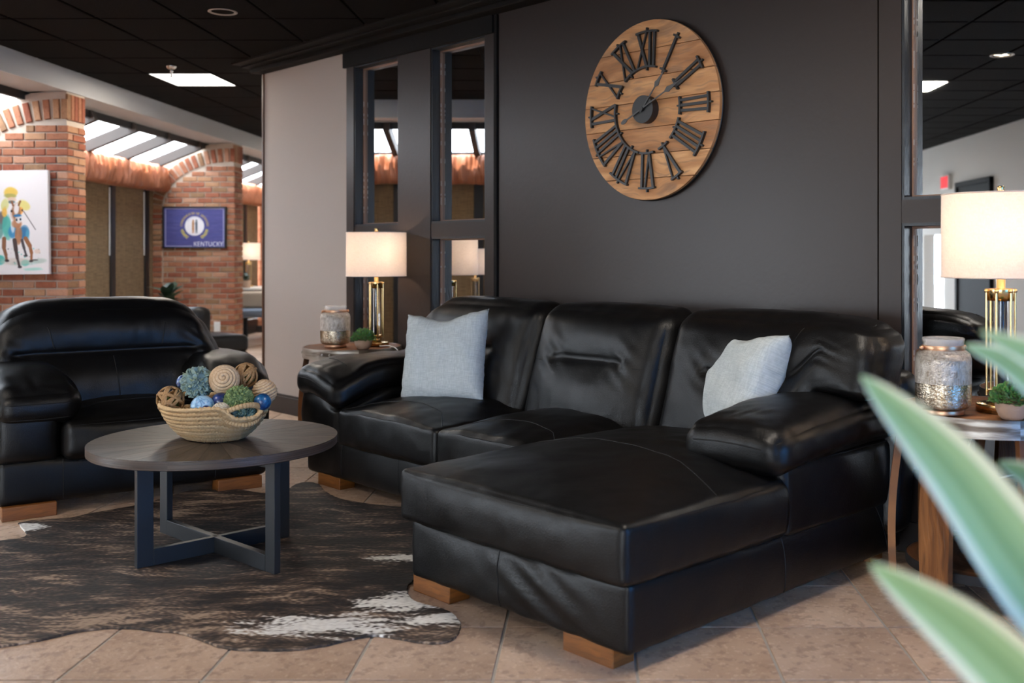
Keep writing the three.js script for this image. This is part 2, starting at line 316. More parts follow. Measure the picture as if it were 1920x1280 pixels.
SEC('wall_window_left', merge([bx(-2.376, -2.284, 0, 2.6, -0.15, 0.004), bx(-1.756, -1.408, 0, 2.6, -0.15, 0.004), bx(-0.871, -0.79, 0, 2.6, -0.15, 0.004), bx(-2.284, -1.756, 1.296, 1.379, -0.15, 0), bx(-1.408, -0.871, 1.296, 1.381, -0.15, 0), bx(-2.284, -1.756, 0, 0.32, -0.15, 0), bx(-1.408, -0.871, 0, 0.32, -0.15, 0)]), darkPaint, 'dark painted posts and rails round the two narrow windows');
SEC('trim_2', merge([rbx(-2.40, -0.785, 2.468, 2.60, -0.15, 0.022, 0.003)]), blackPaint, 'black header board above the two narrow windows');
SEC('wall_window_right', merge([bx(1.767, 2.85, 1.314, 1.407, -0.15, 0), bx(1.767, 2.85, 0, 0.32, -0.15, 0), bx(1.767, 2.85, 2.45, CEIL, -0.15, 0)]), darkPaint, 'dark painted rail across the wide right window');
SEC('trim_3', merge([rbx(-3.6, 4.5, 2.572, 2.606, 0, 0.10, 0.006), rbx(-3.6, 4.5, 2.604, 2.622, 0, 0.17, 0.005), rbx(-3.6, 4.5, 2.618, CEIL + 0.01, 0, 0.25, 0.004)]), blackPaint, 'stepped black crown moulding under the ceiling');
SEC('trim_4', rbx(-0.786, -0.758, 0, 2.572, -0.02, 0.012, 0.004), blackPaint, 'black vertical strip between the windows and the charcoal wall');
SEC('baseboard_dark', rbx(-2.37, 4.5, 0, 0.125, 0.004, 0.02, 0.004), darkBase, 'dark baseboard under the charcoal wall');
// mirrored panes in their jambs
const windowUnit = (n, s0, s1, y0, y1, label) => {
  const w = thing('window_' + n, label, undefined, ws(0, 0), TURN, undefined, 'structure'), e = 0.012;
  part('pane', bx(s0 + e, s1 - e, y0 + e, y1 - e, -0.083, -0.078), mirrorGlass, w);
  for (const [a, b, c, d] of [[s0, s0 + e, y0, y1], [s1 - e, s1, y0, y1], [s0 + e, s1 - e, y0, y0 + e], [s0 + e, s1 - e, y1 - e, y1]]) part('jamb', bx(a, b, c, d, -0.15, -0.002), jambPaint, w);
  for (const [a, b, c, d] of [[s0 + e, s0 + e + 0.009, y0 + e, y1 - e], [s1 - e - 0.009, s1 - e, y0 + e, y1 - e], [s0 + e, s1 - e, y0 + e, y0 + e + 0.009], [s0 + e, s1 - e, y1 - e - 0.009, y1 - e]]) part('glazing_bead', rbx(a, b, c, d, -0.079, -0.062, 0.002, 1), copperBead, w);
  const q = rng(n * 17), chips = []; for (let i = 0; i < 16; i++) { const y = lerp(y0 + 0.03, y1 - 0.08, q()), l = 0.01 + 0.05 * q() * q(); chips.push(bx(s0 + e + 0.0088, s0 + e + 0.0105, y, y + l, -0.064, -0.0615)); }
  part('worn_paint', merge(chips), wornPaint, w);
};
windowUnit(1, -2.284, -1.756, 1.379, 2.47, 'tall narrow dark window pane next to the pale wall');
windowUnit(2, -2.284, -1.756, 0.32, 1.296, 'lower dark window pane behind the far lamp');
windowUnit(3, -1.408, -0.871, 1.381, 2.47, 'tall narrow dark window pane next to the charcoal wall');
windowUnit(4, -1.408, -0.871, 0.32, 1.296, 'lower dark window pane above the sofa back');
windowUnit(5, 1.767, 2.85, 1.407, 2.45, 'wide upper dark window pane at the right');
windowUnit(6, 1.767, 2.85, 0.32, 1.314, 'wide lower dark window pane behind the near lamp');

// walls out of the frame that close the room; windows behind and to the right of the viewer let the daylight in
structure('wall_far', bx(-5.3, -1.9, -0.1, CEIL + 0.03, -17.15, -17.0), offWhite, 'white wall at the far end of the sunroom');
structure('wall_corridor', bx(-2.36, -2.2, 0, CEIL + 0.03, -17.0, -8.05), offWhite, 'white wall behind the pale end wall');
structure('wall_right', merge([bx(3.2, 3.35, -0.1, 0.45, -2.35, 4.65), bx(3.2, 3.35, 2.45, CEIL + 0.03, -2.35, 4.65), bx(3.2, 3.35, 0.45, 2.45, -2.35, -1.3), bx(3.2, 3.35, 0.45, 2.45, 2.6, 4.65)]), offWhite, 'white wall with wide windows to the right of the viewer');
structure('wall_rear', merge([bx(-5.5, 3.35, -0.1, 0.12, 4.5, 4.65), bx(-5.5, 3.35, 2.05, CEIL + 0.03, 4.5, 4.65), bx(-5.5, -5.0, 0.12, 2.05, 4.5, 4.65), bx(-0.95, 3.35, 0.12, 2.05, 4.5, 4.65)]), offWhite, 'white wall with a window band behind the viewer');
structure('wall_left', bx(-5.55, -5.4, -0.1, CEIL + 0.03, -0.72, 4.65), offWhite, 'white wall to the left of the viewer');
structure('wall_hall', merge([bx(-10.2, -8.7, -0.1, CEIL + 0.03, -0.87, -0.72), bx(-7.9, -5.4, -0.1, CEIL + 0.03, -0.87, -0.72), bx(-8.7, -7.9, -0.1, 0.25, -0.87, -0.72), bx(-8.7, -7.9, 1.45, CEIL + 0.03, -0.87, -0.72)]), offWhite, 'white side hall wall with a small window');
structure('wall_hall_end', merge([bx(-10.35, -10.2, -0.1, 0.1, -4.35, -0.72), bx(-10.35, -10.2, 2.05, CEIL + 0.03, -4.35, -0.72), bx(-10.35, -10.2, 0.1, 2.05, -4.35, -3.9), bx(-10.35, -10.2, 0.1, 2.05, -1.2, -0.72)]), offWhite, 'white end wall of the side hall with a wide glazed opening');
structure('wall_hall_back', bx(-10.35, -5.03, -0.1, CEIL + 0.03, -4.35, -4.2), offWhite, 'white wall between the side hall and the sunroom');
const frames = [];
for (let k = 0; k <= 3; k++) frames.push(bx(3.22, 3.32, 0.45, 2.45, -1.3 + k * 1.3 - 0.03, -1.3 + k * 1.3 + 0.03));
{
  const w = thing('window_7', 'blue tinted storefront windows to the right of the viewer', undefined, [0, 0, 0], 0, undefined, 'structure');
  part('frame', merge(frames), blackMetal, w);
  for (let k = 0; k < 3; k++) part('pane', bx(3.265, 3.271, 0.45, 2.45, -1.27 + k * 1.3, -0.03 + k * 1.3), tintedGlass, w);
}
structure('window_8', merge([0, 1, 2, 3].map(k => bx(-5.0 + k * 1.35 - 0.03, -5.0 + k * 1.35 + 0.03, 0.12, 2.05, 4.52, 4.62))), blackMetal, 'black frames of the windows behind the viewer');
structure('door_1', merge([rbx(-7.3, -6.3, 0, 2.02, -0.9, -0.87, 0.004), bx(-7.36, -7.3, 0, 2.08, -0.92, -0.87), bx(-6.3, -6.24, 0, 2.08, -0.92, -0.87), bx(-7.36, -6.24, 2.02, 2.08, -0.92, -0.87)]), blackPaint, 'dark door in the side hall, mirrored in the right window');
{
  const e = thing('exit_sign', 'small red glowing sign box mirrored in the right window', 'sign', [-7.75, 2.02, -0.88]);
  part('housing', rbx(-0.15, 0.15, 0, 0.19, -0.035, 0.01, 0.006), plasticWhite, e);
  part('lit_face', rbx(-0.13, 0.13, 0.02, 0.17, -0.04, -0.034, 0.002), std({ color: new THREE.Color().setRGB(0.5, 0.05, 0.05), emissive: new THREE.Color().setRGB(1, 0.08, 0.1), emissiveIntensity: 0.5 }), e);
}
structure('ground', bx(-40, 40, -0.5, -0.16, -45, 40), std({ color: new THREE.Color().setRGB(0.28, 0.28, 0.27), roughness: 0.95, bumpMap: rep(grit, 1, 1), bumpScale: 0.003 }), 'pavement outside the building');

// ------------------------------------------------------------------ sunroom along the left: beam, brick fins, sloped glazing, blinds, valances
structure('beam', merge([bx(-4.45, -4.1, 2.465, CEIL + 0.02, -17, -4.2)]), beamPaint, 'pale grey beam running along the brick pillars');
const FINS = [[4.26, 4.56], [8.02, 8.32], [11.78, 12.07], [15.5, 15.8]];
const XO = -5.05, XI = -4.1, EL = { x: -4.15, y: 1.70, a: 0.78, b: 0.54 };
function chamfer(w, h, d, c = 0.003) {   // a brick: chamfered on the faces towards +z, back at z = 0
  const ring = (x, y, z) => [[-x, -y, z], [x, -y, z], [x, y, z], [-x, y, z]], A = ring(w / 2, h / 2, 0), B = ring(w / 2, h / 2, d - c), C = ring(w / 2 - c, h / 2 - c, d), p = [], t = (a, b, e) => p.push(...a, ...b, ...e);
  for (let i = 0; i < 4; i++) { const j = (i + 1) % 4; t(A[i], A[j], B[j]); t(A[i], B[j], B[i]); t(B[i], B[j], C[j]); t(B[i], C[j], C[i]); }
  t(C[0], C[1], C[2]); t(C[0], C[2], C[3]);
  const g = new THREE.BufferGeometry(); g.setAttribute('position', new THREE.Float32BufferAttribute(p, 3)); g.computeVertexNormals(); return metres(g);
}
const brickCache = {};
function brick(w, h, k) { const key = `${w.toFixed(3)},${h.toFixed(3)},${k}`; return brickCache[key] ??= (() => { const g = chamfer(w, h, 0.018), uv = g.attributes.uv; for (let i = 0; i < uv.count; i++) uv.setXY(i, uv.getX(i) + k * 0.29, uv.getY(i) + k * 0.47); return g; })(); }
FINS.forEach(([d0, d1], k) => {
  const f = thing('brick_pillar', ['brick pillar out of view, nearest the viewer', 'brick pillar carrying the jockey painting', 'brick pillar carrying the blue framed sign', 'far brick pillar beyond the lamp'][k], undefined, [0, 0, 0], 0, undefined, 'structure');
  // core under the outer arch line
  const sh = new THREE.Shape(); sh.moveTo(XO, 0); sh.lineTo(XI - 0.014, 0); sh.lineTo(XI - 0.014, 2.47); sh.lineTo(-4.4, 2.45); sh.lineTo(XO, 2.19); sh.closePath();
  const core = new THREE.ExtrudeGeometry(sh, { depth: d1 - d0 - 0.014, bevelEnabled: false }); core.translate(0, 0, -d1);
  part('mortar_core', metres(core), k === 1 || k === 2 ? mortar : farBrick, f);
  part('plinth', rbx(XO, XI + 0.022, 0, 0.105, -d1 - 0.02, -d0 + 0.024, 0.005), darkBase, f);
  if (k !== 1 && k !== 2) return;
  const r = rng(900 + k), put = (w, h, x, y, z, ry = 0, rz = 0) => { const m = part('brick', brick(w, h, Math.floor(r() * 3)), brickMats[[0, 1, 3, 2, 1, 0, 4, 5, 3, 1][Math.floor(r() * 10)]], f, [x, y, z]); m.rotation.set(0, ry, rz); return m; };
  const P = 0.0612, J = 0.012, L = 0.172, z = -d0 - 0.0155, zi = z - 0.004;
  const nrow = Math.floor(2.44 / P);
  for (let j = 1; j < nrow; j++) {
    const y = (j + 0.5) * P; if (y < 0.1) continue;
    // courses inside the arch
    let xl = -4.925;
    if (y + P / 2 > EL.y) { const q = (y + P / 2 - EL.y) / EL.b; if (q < 1) xl = EL.x - EL.a * Math.sqrt(1 - q * q); else xl = 1; }
    let x = XI - ((j & 1) ? 0.086 : 0.172);
    const put2 = (a, b) => { if (b - a > 0.02 && xl < 0) put(b - a - J, P - J, (a + b) / 2, y, zi); };
    if (y + P / 2 < EL.y + EL.b) { put2(Math.max(x, xl), XI + J / 2); for (; x > xl; x -= L) put2(Math.max(x - L, xl), x); }
    // jamb of header bricks at the window side
    if (y < EL.y) put(0.118 - J, P - J, XO + 0.059, y, z);
    // return face towards the room
    const dep = d1 - d0 - 0.006; let a = 0; const seq = (j & 1) ? [0.172, dep - 0.172] : [0.086, dep - 0.086];
    if (y < 2.23) for (const w of seq) { put(w - J, P - J, XI - 0.0175, y, -d0 - 0.004 - a - w / 2, Math.PI / 2); a += w; }
  }
  // soldier course round the arch, then straight to the pillar's corner and round it
  const n = 17;
  for (let i = 0; i < n; i++) {
    const a = Math.PI * (0.5 + 0.5 * (i + 0.5) / n), ex = EL.x + (EL.a + 0.005) * Math.cos(a), ey = EL.y + (EL.b + 0.005) * Math.sin(a);
    const nx = Math.cos(a) / EL.a, ny = Math.sin(a) / EL.b, l = Math.hypot(nx, ny), ang = Math.atan2(ny / l, nx / l), len = Math.min(0.165, 0.118 + 0.05 * Math.sin(a));
    const da = 0.06; put(da - J, len - 0.012, ex + nx / l * len / 2, ey + ny / l * len / 2, z, 0, ang - Math.PI / 2);
  }
  put(0.05, 0.153, XI - 0.025, EL.y + EL.b + 0.088, z);
  for (let i = 0; i < 5; i++) put(0.05, 0.2, XI - 0.0175, 2.345, -d0 - 0.03 - i * 0.057, Math.PI / 2);
});
// glazing: mullions every 0.83 m, rafters over them
const LINES = []; for (let d = 4.98; d < 16.9; d += 0.826) LINES.push(d);
const inFin = (d) => FINS.some(([a, b]) => d > a - 0.1 && d < b + 0.1);
{
  const w = thing('window_9', 'sunroom window wall and sloped skylight beside the brick pillars', undefined, [0, 0, 0], 0, undefined, 'structure');
  part('knee_wall', bx(XO - 0.15, XO, -0.1, 0.22, -17, -4.2), darkPaint, w);
  for (const d of LINES) if (!inFin(d)) part('mullion', rbx(XO - 0.05, XO + 0.034, 0.22, 2.2, -d - 0.048, -d + 0.048, 0.004, 1), blackMetal, w);
  const slope = Math.atan2(2.455 - 2.2, -4.43 + 5.05), len = Math.hypot(0.62, 0.255);
  const rafters = thing('skylight_rafters', 'row of dark brown skylight rafters above the valances', undefined, [0, 0, 0], 0, undefined, 'structure');
  for (const d of LINES) if (!inFin(d)) {
    const g = rbx(0, len, -0.095, 0.01, -0.03, 0.03, 0.004, 1), m = part('rafter', g, std_rafter, rafters, [XO, 2.21, -d]); m.rotation.z = slope;
  }
  part('eave_rail', rbx(XO - 0.05, XO + 0.03, 2.175, 2.235, -17, -4.2, 0.004, 1), blackMetal, w);
  part('ridge_rail', rbx(-4.48, -4.44, 2.40, 2.49, -17, -4.2, 0.004, 1), blackMetal, w);
  for (let i = 0; i < LINES.length - 1; i++) { const a = LINES[i], b = LINES[i + 1], g = bx(0, len, 0, 0.004, -(b - a) / 2 + 0.01, (b - a) / 2 - 0.01), m = part('skylight_pane', g, paneGlass, w, [XO, 2.215, -(a + b) / 2]); m.rotation.z = slope; }
  for (let i = 0; i < LINES.length - 1; i++) part('window_pane', bx(XO - 0.02, XO - 0.014, 0.22, 2.2, -LINES[i + 1] + 0.03, -LINES[i] - 0.03), paneGlass, w);
}
// woven blinds, each with its cord
{
  let k = 0;
  for (let i = 0; i < LINES.length - 1; i++) {
    let a = LINES[i] + 0.04, b = LINES[i + 1] - 0.04;
    for (const [f0, f1] of FINS) { if (a < f1 && a > f0 - 0.05) a = f1 + 0.01; if (b > f0 && b < f1 + 0.05) b = f0 - 0.01; }
    if (b - a < 0.15) continue;
    const mid = (a + b) / 2, px = Math.round(1108 + 1920 * -5 / mid);
    const label = mid < 8 ? 'tan woven blind of the bay before the near brick pillar' : mid < 10 ? 'tan woven blind hidden behind the near brick pillar' : mid < 10.6 ? 'tan woven blind just right of the near brick pillar' : mid < 11.4 ? 'tan woven blind left of the dark plant' : mid < 12 ? 'narrow tan woven blind against the sign pillar' : 'tan woven blind in the bay beyond the sign pillar';
    const bl = thing('window_blind', label, 'blind', [XO + 0.006, 0.225, -mid], 0, 'woven blinds of the sunroom');
    part('cloth', bx(0.002, 0.006, 0, 1.88, -(b - a) / 2, (b - a) / 2), blindMat, bl);
    part('head_rail', rbx(-0.002, 0.022, 1.84, 1.885, -(b - a) / 2, (b - a) / 2, 0.006, 1), blackMetal, bl);
    if (mid > 8.5 && mid < 12) {
      part('wand', rod(v3(0.018, 0.95, -(b - a) / 2 + 0.03), v3(0.018, 1.66, -(b - a) / 2 + 0.03), 0.007, 8), plasticWhite, bl);
      part('cord_weight', lathe([[0, 0], [0.02, 0.004], [0.016, 0.04], [0.006, 0.055], [0, 0.056]], 12), plasticWhite, bl, [0.022, 0.42, -(b - a) / 2 + 0.035]);
    }
    k++;
  }
}
// gathered valances, one in each bay
[[4.58, 8.0], [8.34, 11.76], [12.09, 15.48]].forEach(([a, b], k) => {
  const len = b - a, nu = 1000, nv = 18, pos = [], uv = [], idx = [], r = rng(40 + k), ph = r() * 9;
  for (let i = 0; i <= nu; i++) for (let j = 0; j < nv; j++) {
    const z = -len / 2 + len * i / nu, th = j / nv * Math.PI * 2, cx = Math.cos(th), cy = Math.sin(th);
    const fold = 0.019 * Math.sin(z * 52 + ph + 2.2 * Math.sin(z * 9 + cy)) + 0.020 * n3(z * 22, cy * 2.2 + ph, 3.1) + 0.010 * Math.sin(z * 150 + 3 * n3(z * 8, cy, ph)) * (0.5 + n3(z * 5, ph, 2)) + 0.012 * n3(z * 9, cy + ph, 7);
    const q = 1 / Math.pow(Math.abs(cx) ** 4 + Math.abs(cy) ** 4, 0.25), rx = 0.085 + (cx > -0.3 ? fold : 0);
    pos.push(0.09 + rx * cx * q, 0.150 * cy * q + 0.01 * n3(z * 7, ph, 1), z); uv.push(z, th * 0.1);
    if (i < nu) { const n = (j + 1) % nv, A = i * nv + j, B = i * nv + n, C = A + nv, D = B + nv; idx.push(A, C, B, B, C, D); }
  }
  const c0 = pos.length / 3; pos.push(0.09, 0, -len / 2, 0.09, 0, len / 2); uv.push(0, 0, 0, 0);
  for (let j = 0; j < nv; j++) { const n = (j + 1) % nv; idx.push(c0, j, n, c0 + 1, nu * nv + n, nu * nv + j); }
  const g = new THREE.BufferGeometry(); g.setAttribute('position', new THREE.Float32BufferAttribute(pos, 3)); g.setAttribute('uv', new THREE.Float32BufferAttribute(uv, 2)); g.setIndex(idx); g.computeVertexNormals();
  solo('window_valance', g, satin, ['rust satin gathered valance mirrored in the narrow windows', 'rust satin gathered valance between the two brick pillars', 'rust satin gathered valance beyond the sign pillar'][k], 'valance', [XO + 0.034, 2.05, -(a + b) / 2], 0, 'gathered valances of the sunroom');
});

// ------------------------------------------------------------------ black leather seating
const creased = (W2, H2, yc, depth, half, wid = 0.05) => (p, q) => {   // a pinched line across the front of a back cushion
  if (q.z <= 0.2) return;
  const f = Math.abs(p.x) / half, win = 1 - smooth(0.35, 1.25, f), thin = 1 - smooth(0.9, 1.05, f);
  const k = 0.62 * win * Math.exp(-(((p.y - yc) / (wid * 1.5)) ** 2)) + 0.38 * thin * Math.exp(-Math.abs(p.y - yc) / (wid * 0.22));
  p.z -= depth * k * smooth(0.2, 0.9, q.z);
  // little puckers where the pinch ends
  const e = Math.exp(-(((Math.abs(p.x) - half) / 0.07) ** 2)) * Math.exp(-(((p.y - yc) / 0.09) ** 2));
  p.z += 0.004 * e * Math.sin((p.y - yc) * 90 + p.x * 60);
};
const lean = (p, h, k) => { p.z -= (p.y + h / 2) * k; };
// chain of deformations
const both = (...fs) => (p, q) => fs.forEach(f => f(p, q));

{
  const CS = 0.42, CT = 0.60, g = thing('sectional_sofa', 'long black leather sectional sofa with chaise against the charcoal wall', 'sofa', ws(CS, CT), TURN);
  const put = (name, soft, s, y, t, label) => { const m = part(name, soft.geo, leather, g, [s - CS, y, t - CT]); if (label) m.userData.label = label; return m; };
  const sew = (m, soft, pts, r) => part('seam', seam(soft, pts, r), stitch, m);
  // bases
  let b = softBox(1.90, 0.20, 0.92, { r: 0.018, bulge: [0.01, 0, 0.012], n: [60, 8, 30], wr: 0.004 });
  let m = put('base', b, -0.115, 0.155, 0.59);
  sew(m, b, [[-0.62, -0.8, 1], [-0.62, 0.8, 1]]); sew(m, b, [[-0.1, -0.8, 1], [-0.1, 0.8, 1]]);
  const crinkle = (p, q) => { if (q.z > 0.9) { const e = Math.exp(-(((p.x - 0.16) / 0.17) ** 2)); p.z += 0.007 * e * Math.sin(p.x * 34 + p.y * 70) * (1 - q.y * q.y * 0.6); } };
  b = softBox(1.05, 0.205, 1.56, { r: 0.018, bulge: [0.014, 0, 0.016], n: [60, 14, 60], wr: 0.0033, def: crinkle });
  m = put('chaise_base', b, 1.31, 0.155, 0.905);
  sew(m, b, [[-0.06, -0.9, 1], [-0.06, 0.9, 1]]); sew(m, b, [[0.985, -0.9, 0.985], [0.985, 0.9, 0.985]]); sew(m, b, [[1, -0.9, 0.03], [1, 0.9, 0.05]]); sew(m, b, [[1, -0.9, -0.86], [1, 0.9, -0.74]]);
  // feet
  for (const [s, t, w, d] of [[-0.85, 1.0, 0.21, 0.09], [-0.835, 0.2, 0.21, 0.09], [0.895, 1.635, 0.21, 0.09], [1.665, 1.635, 0.21, 0.09], [1.665, 0.2, 0.21, 0.09], [0.3, 0.2, 0.21, 0.09]])
    part('foot', rbx(-w / 2, w / 2, 0, 0.068, -d / 2, d / 2, 0.004), footWood, g, [s - CS, 0, t - CT]);
  // seats
  const seatDef = (hw) => (p, q) => { if (q.y > 0.3) { const k = smooth(0.5, 1.0, Math.abs(q.x)); p.y -= 0.012 * k; p.y += 0.0035 * n3(p.x * 13, p.z * 4, 2.2) * q.y; } };
  for (const [s0, s1, k] of [[-0.70, 0.112, 0], [0.118, 0.86, 1]]) {
    const w = s1 - s0, c = softBox(w, 0.185, 0.80, { r: 0.024, bulge: [0.006, 0.062, 0.014], n: [52, 16, 48], wr: 0.0039, def: seatDef(w / 2) });
    const c0 = put('seat_cushion', c, (s0 + s1) / 2, 0.335, 0.69);
    sew(c0, c, [[-0.97, 0.86, 0.99], [0, 0.86, 1.0], [0.97, 0.86, 0.99]]); sew(c0, c, [[0.99, 0.8, 0.985], [0.99, -0.8, 0.985]], 0.004);
    sew(c0, c, [[-0.96, 1, 0.92], [-0.6, 1, 0.66], [0, 1, 0.5], [0.6, 1, 0.6], [0.96, 1, 0.86]]);
  }
  {
    const c = softBox(1.09, 0.182, 1.42, { r: 0.024, bulge: [0.016, 0.075, 0.018], n: [64, 18, 120], wr: 0.0039, def: (p, q) => { if (p.x > 0) p.x *= lerp(1, 0.175 / 0.56, smooth(-0.075, -0.115, p.z)); if (q.y > 0.3) { const e = Math.exp(-(((p.z + 0.1) / 0.3) ** 2)); p.y += 0.006 * n3(p.x * 4, p.z * 11 + p.x * 7, 8.2) * e; } } });
    const c0 = put('chaise_cushion', c, 1.305, 0.343, 1.01);
    sew(c0, c, [[-0.98, 0.87, 0.985], [0, 0.87, 1], [0.98, 0.87, 0.985]]); sew(c0, c, [[0.985, 0.85, 0.975], [0.985, -0.85, 0.975]], 0.004); sew(c0, c, [[0.99, 0.87, 0.98], [1, 0.87, 0.3], [0.99, 0.87, -0.08]]);
    sew(c0, c, [[-0.96, -0.9, 0.985], [0.96, -0.9, 0.985], [0.99, -0.9, 0.97], [0.99, -0.9, -0.08]]);
    sew(c0, c, [[-0.96, 1, 0.16], [-0.5, 1, 0.12], [0, 1, 0.13], [0.5, 1, 0.2], [0.97, 1, 0.38]]);
  }
  // back frame and the three back cushions
  b = softBox(2.88, 0.62, 0.17, { r: 0.06, n: [60, 20, 8], def: (p) => lean(p, 0.62, 0.10) });
  put('back_frame', b, 0.45, 0.43, 0.20);
  const backs = [[-1.0, 0.055, 'l'], [0.075, 0.905, 'm'], [0.925, 1.93, 'r']];
  for (const [s0, s1, side] of backs) {
    const w = s1 - s0, h = 0.58;
    const c = softBox(w, h, 0.25, {
      r: 0.085, bulge: [0.012, 0.016, 0.06], n: [56, 60, 14], wr: 0.0039,
      def: both(creased(w / 2, h / 2, 0.055, 0.055, w * 0.27, 0.055), (p, q) => {
        { const k = side === 'r' ? smooth(0.22, 0.55, q.x) : side === 'l' ? smooth(-0.45, -0.75, q.x) : 0, yb = lerp(-h / 2, 0.0, k); p.y = yb + (p.y + h / 2) * (h / 2 - yb) / h; }
        if (side === 'l') { const k = smooth(-0.35, -1, q.x); p.y -= 0.15 * k * k * smooth(-0.4, 1, q.y); p.x += 0.10 * k * smooth(0, 1, q.y); }
        if (side === 'r') { const k = smooth(0.45, 1, q.x); p.y -= 0.022 * k * k * smooth(0, 1, q.y); p.z += 0.03 * k; p.x -= 0.03 * k * smooth(0.3, 1, q.y); p.z += 0.0035 * k * n3(p.x * 20, p.y * 16, 4); }
        lean(p, h, 0.31);
      }),
    });
    const c0 = put('back_cushion', c, (s0 + s1) / 2, 0.655, 0.47);
    if (side !== 'r') sew(c0, c, [[0.93, -0.95, 0.93], [0.93, 0.9, 0.93], [0.9, 1, 0.3]], 0.0035);
    if (side === 'l') sew(c0, c, [[-0.5, 1, -0.4], [-0.62, 0.92, 0.93], [-0.68, 0.2, 1]]);
    if (side === 'm') { sew(c0, c, [[-1, 0.12, 0.96], [-0.7, 0.12, 1]]); sew(c0, c, [[0.7, 0.12, 1], [1, 0.12, 0.96]]); }
    if (side === 'r') { sew(c0, c, [[0.5, 1, 0.3], [0.33, 0.85, 0.98], [0.22, 0.2, 1]]); sew(c0, c, [[0.93, -0.5, 0.9], [0.94, 0.9, 0.9], [0.9, 1, 0.2]], 0.004); sew(c0, c, [[0.5, 0.1, 1], [0.96, 0.12, 0.94]]); }
  }
  // arms: upholstered panel with a pad lying over it
  for (const sgn of [-1, 1]) {
    const L = sgn < 0, s = L ? -0.895 : 1.67;
    const pn = softBox(L ? 0.37 : 0.35, L ? 0.27 : 0.255, L ? 0.92 : 0.84, { r: 0.03, bulge: [0.012, 0, 0.014], n: [20, 20, 40], wr: 0.004, def: (p, q) => { if (L) { const k = smooth(0.3, 1, q.y) * smooth(0.4, 1, q.z); p.y -= 0.01 * k; const f = smooth(0.2, 1, q.z) * smooth(0.0, 1, q.x) * smooth(0, 1, q.y); p.y -= 0.075 * f; p.z += 0.02 * (1 - q.y * q.y) * smooth(0.5, 1, q.z); } } });
    const p0 = put('arm_panel', pn, s, L ? 0.37 : 0.362, L ? 0.60 : 0.51);
    sew(p0, pn, L ? [[0.93, 0.6, 0.98], [0.93, -0.98, 0.98]] : [[0.98, 0.93, 0.95], [0.98, -0.95, 0.95]], 0.004);
    if (!L) sew(p0, pn, [[1, 0.97, -0.95], [1, 0.95, 0], [1, 0.95, 0.93], [0.93, 0.97, 0.97], [-0.8, 0.97, 0.97]]);
    const pad = softBox(L ? 0.43 : 0.42, L ? 0.15 : 0.145, L ? 0.80 : 0.96, {
      r: 0.062, bulge: [0.012, 0.018, 0.01], n: [28, 20, 64], wr: 0.0046,
      def: (p, q) => {
        const k = smooth(0.25, 1, q.z); p.y -= (L ? 0.03 : 0.022) * k * k; if (L) p.x *= 1 - 0.05 * k; else { p.y -= 0.028 * smooth(-0.6, 1, q.z); p.y += 0.022 * (1 - q.x * q.x) * smooth(-1, 1, q.y); }
        if (L) { p.y -= 0.06 * k * smooth(-0.3, 1, q.x); }
        const e = Math.exp(-(((q.z - 0.78) / 0.16) ** 2)); const wv = Math.sin(p.x * 70 + p.y * 60 + 5 * n3(p.x * 8, p.y * 8, p.z * 8)); p.y += 0.0016 * e * wv; p.z += 0.0016 * e * wv;
        if (!L && q.x > 0.3) { const f = n3(p.z * 26, p.y * 7, 5); p.x += 0.003 * f; }
        const back = smooth(-0.55, -1, q.z); if (L) p.y += 0.05 * back;
      },
    });
    const pd = put('arm_pad', pad, L ? -0.90 : 1.675, L ? 0.562 : 0.572, L ? 0.70 : 0.545);
    sew(pd, pad, [[-0.93, 0.25, -0.9], [-0.96, 0.25, 0.85], [-0.7, 0.25, 1], [0.7, 0.25, 1], [0.96, 0.25, 0.85], [0.96, 0.25, -0.9]]);
    sew(pd, pad, L ? [[-0.5, 1, 0.62], [0.4, 1, 0.66], [0.95, 0.5, 0.7]] : [[0.9, 0.95, 0.72], [0.97, 0, 0.76], [0.9, -0.9, 0.76]]);
    sew(pd, pad, [[-0.96, -0.7, -0.8], [-0.96, -0.7, 0.85], [-0.6, -0.7, 0.99], [0.7, -0.7, 0.99], [0.96, -0.7, 0.8], [0.96, -0.7, -0.8]]);
  }
}
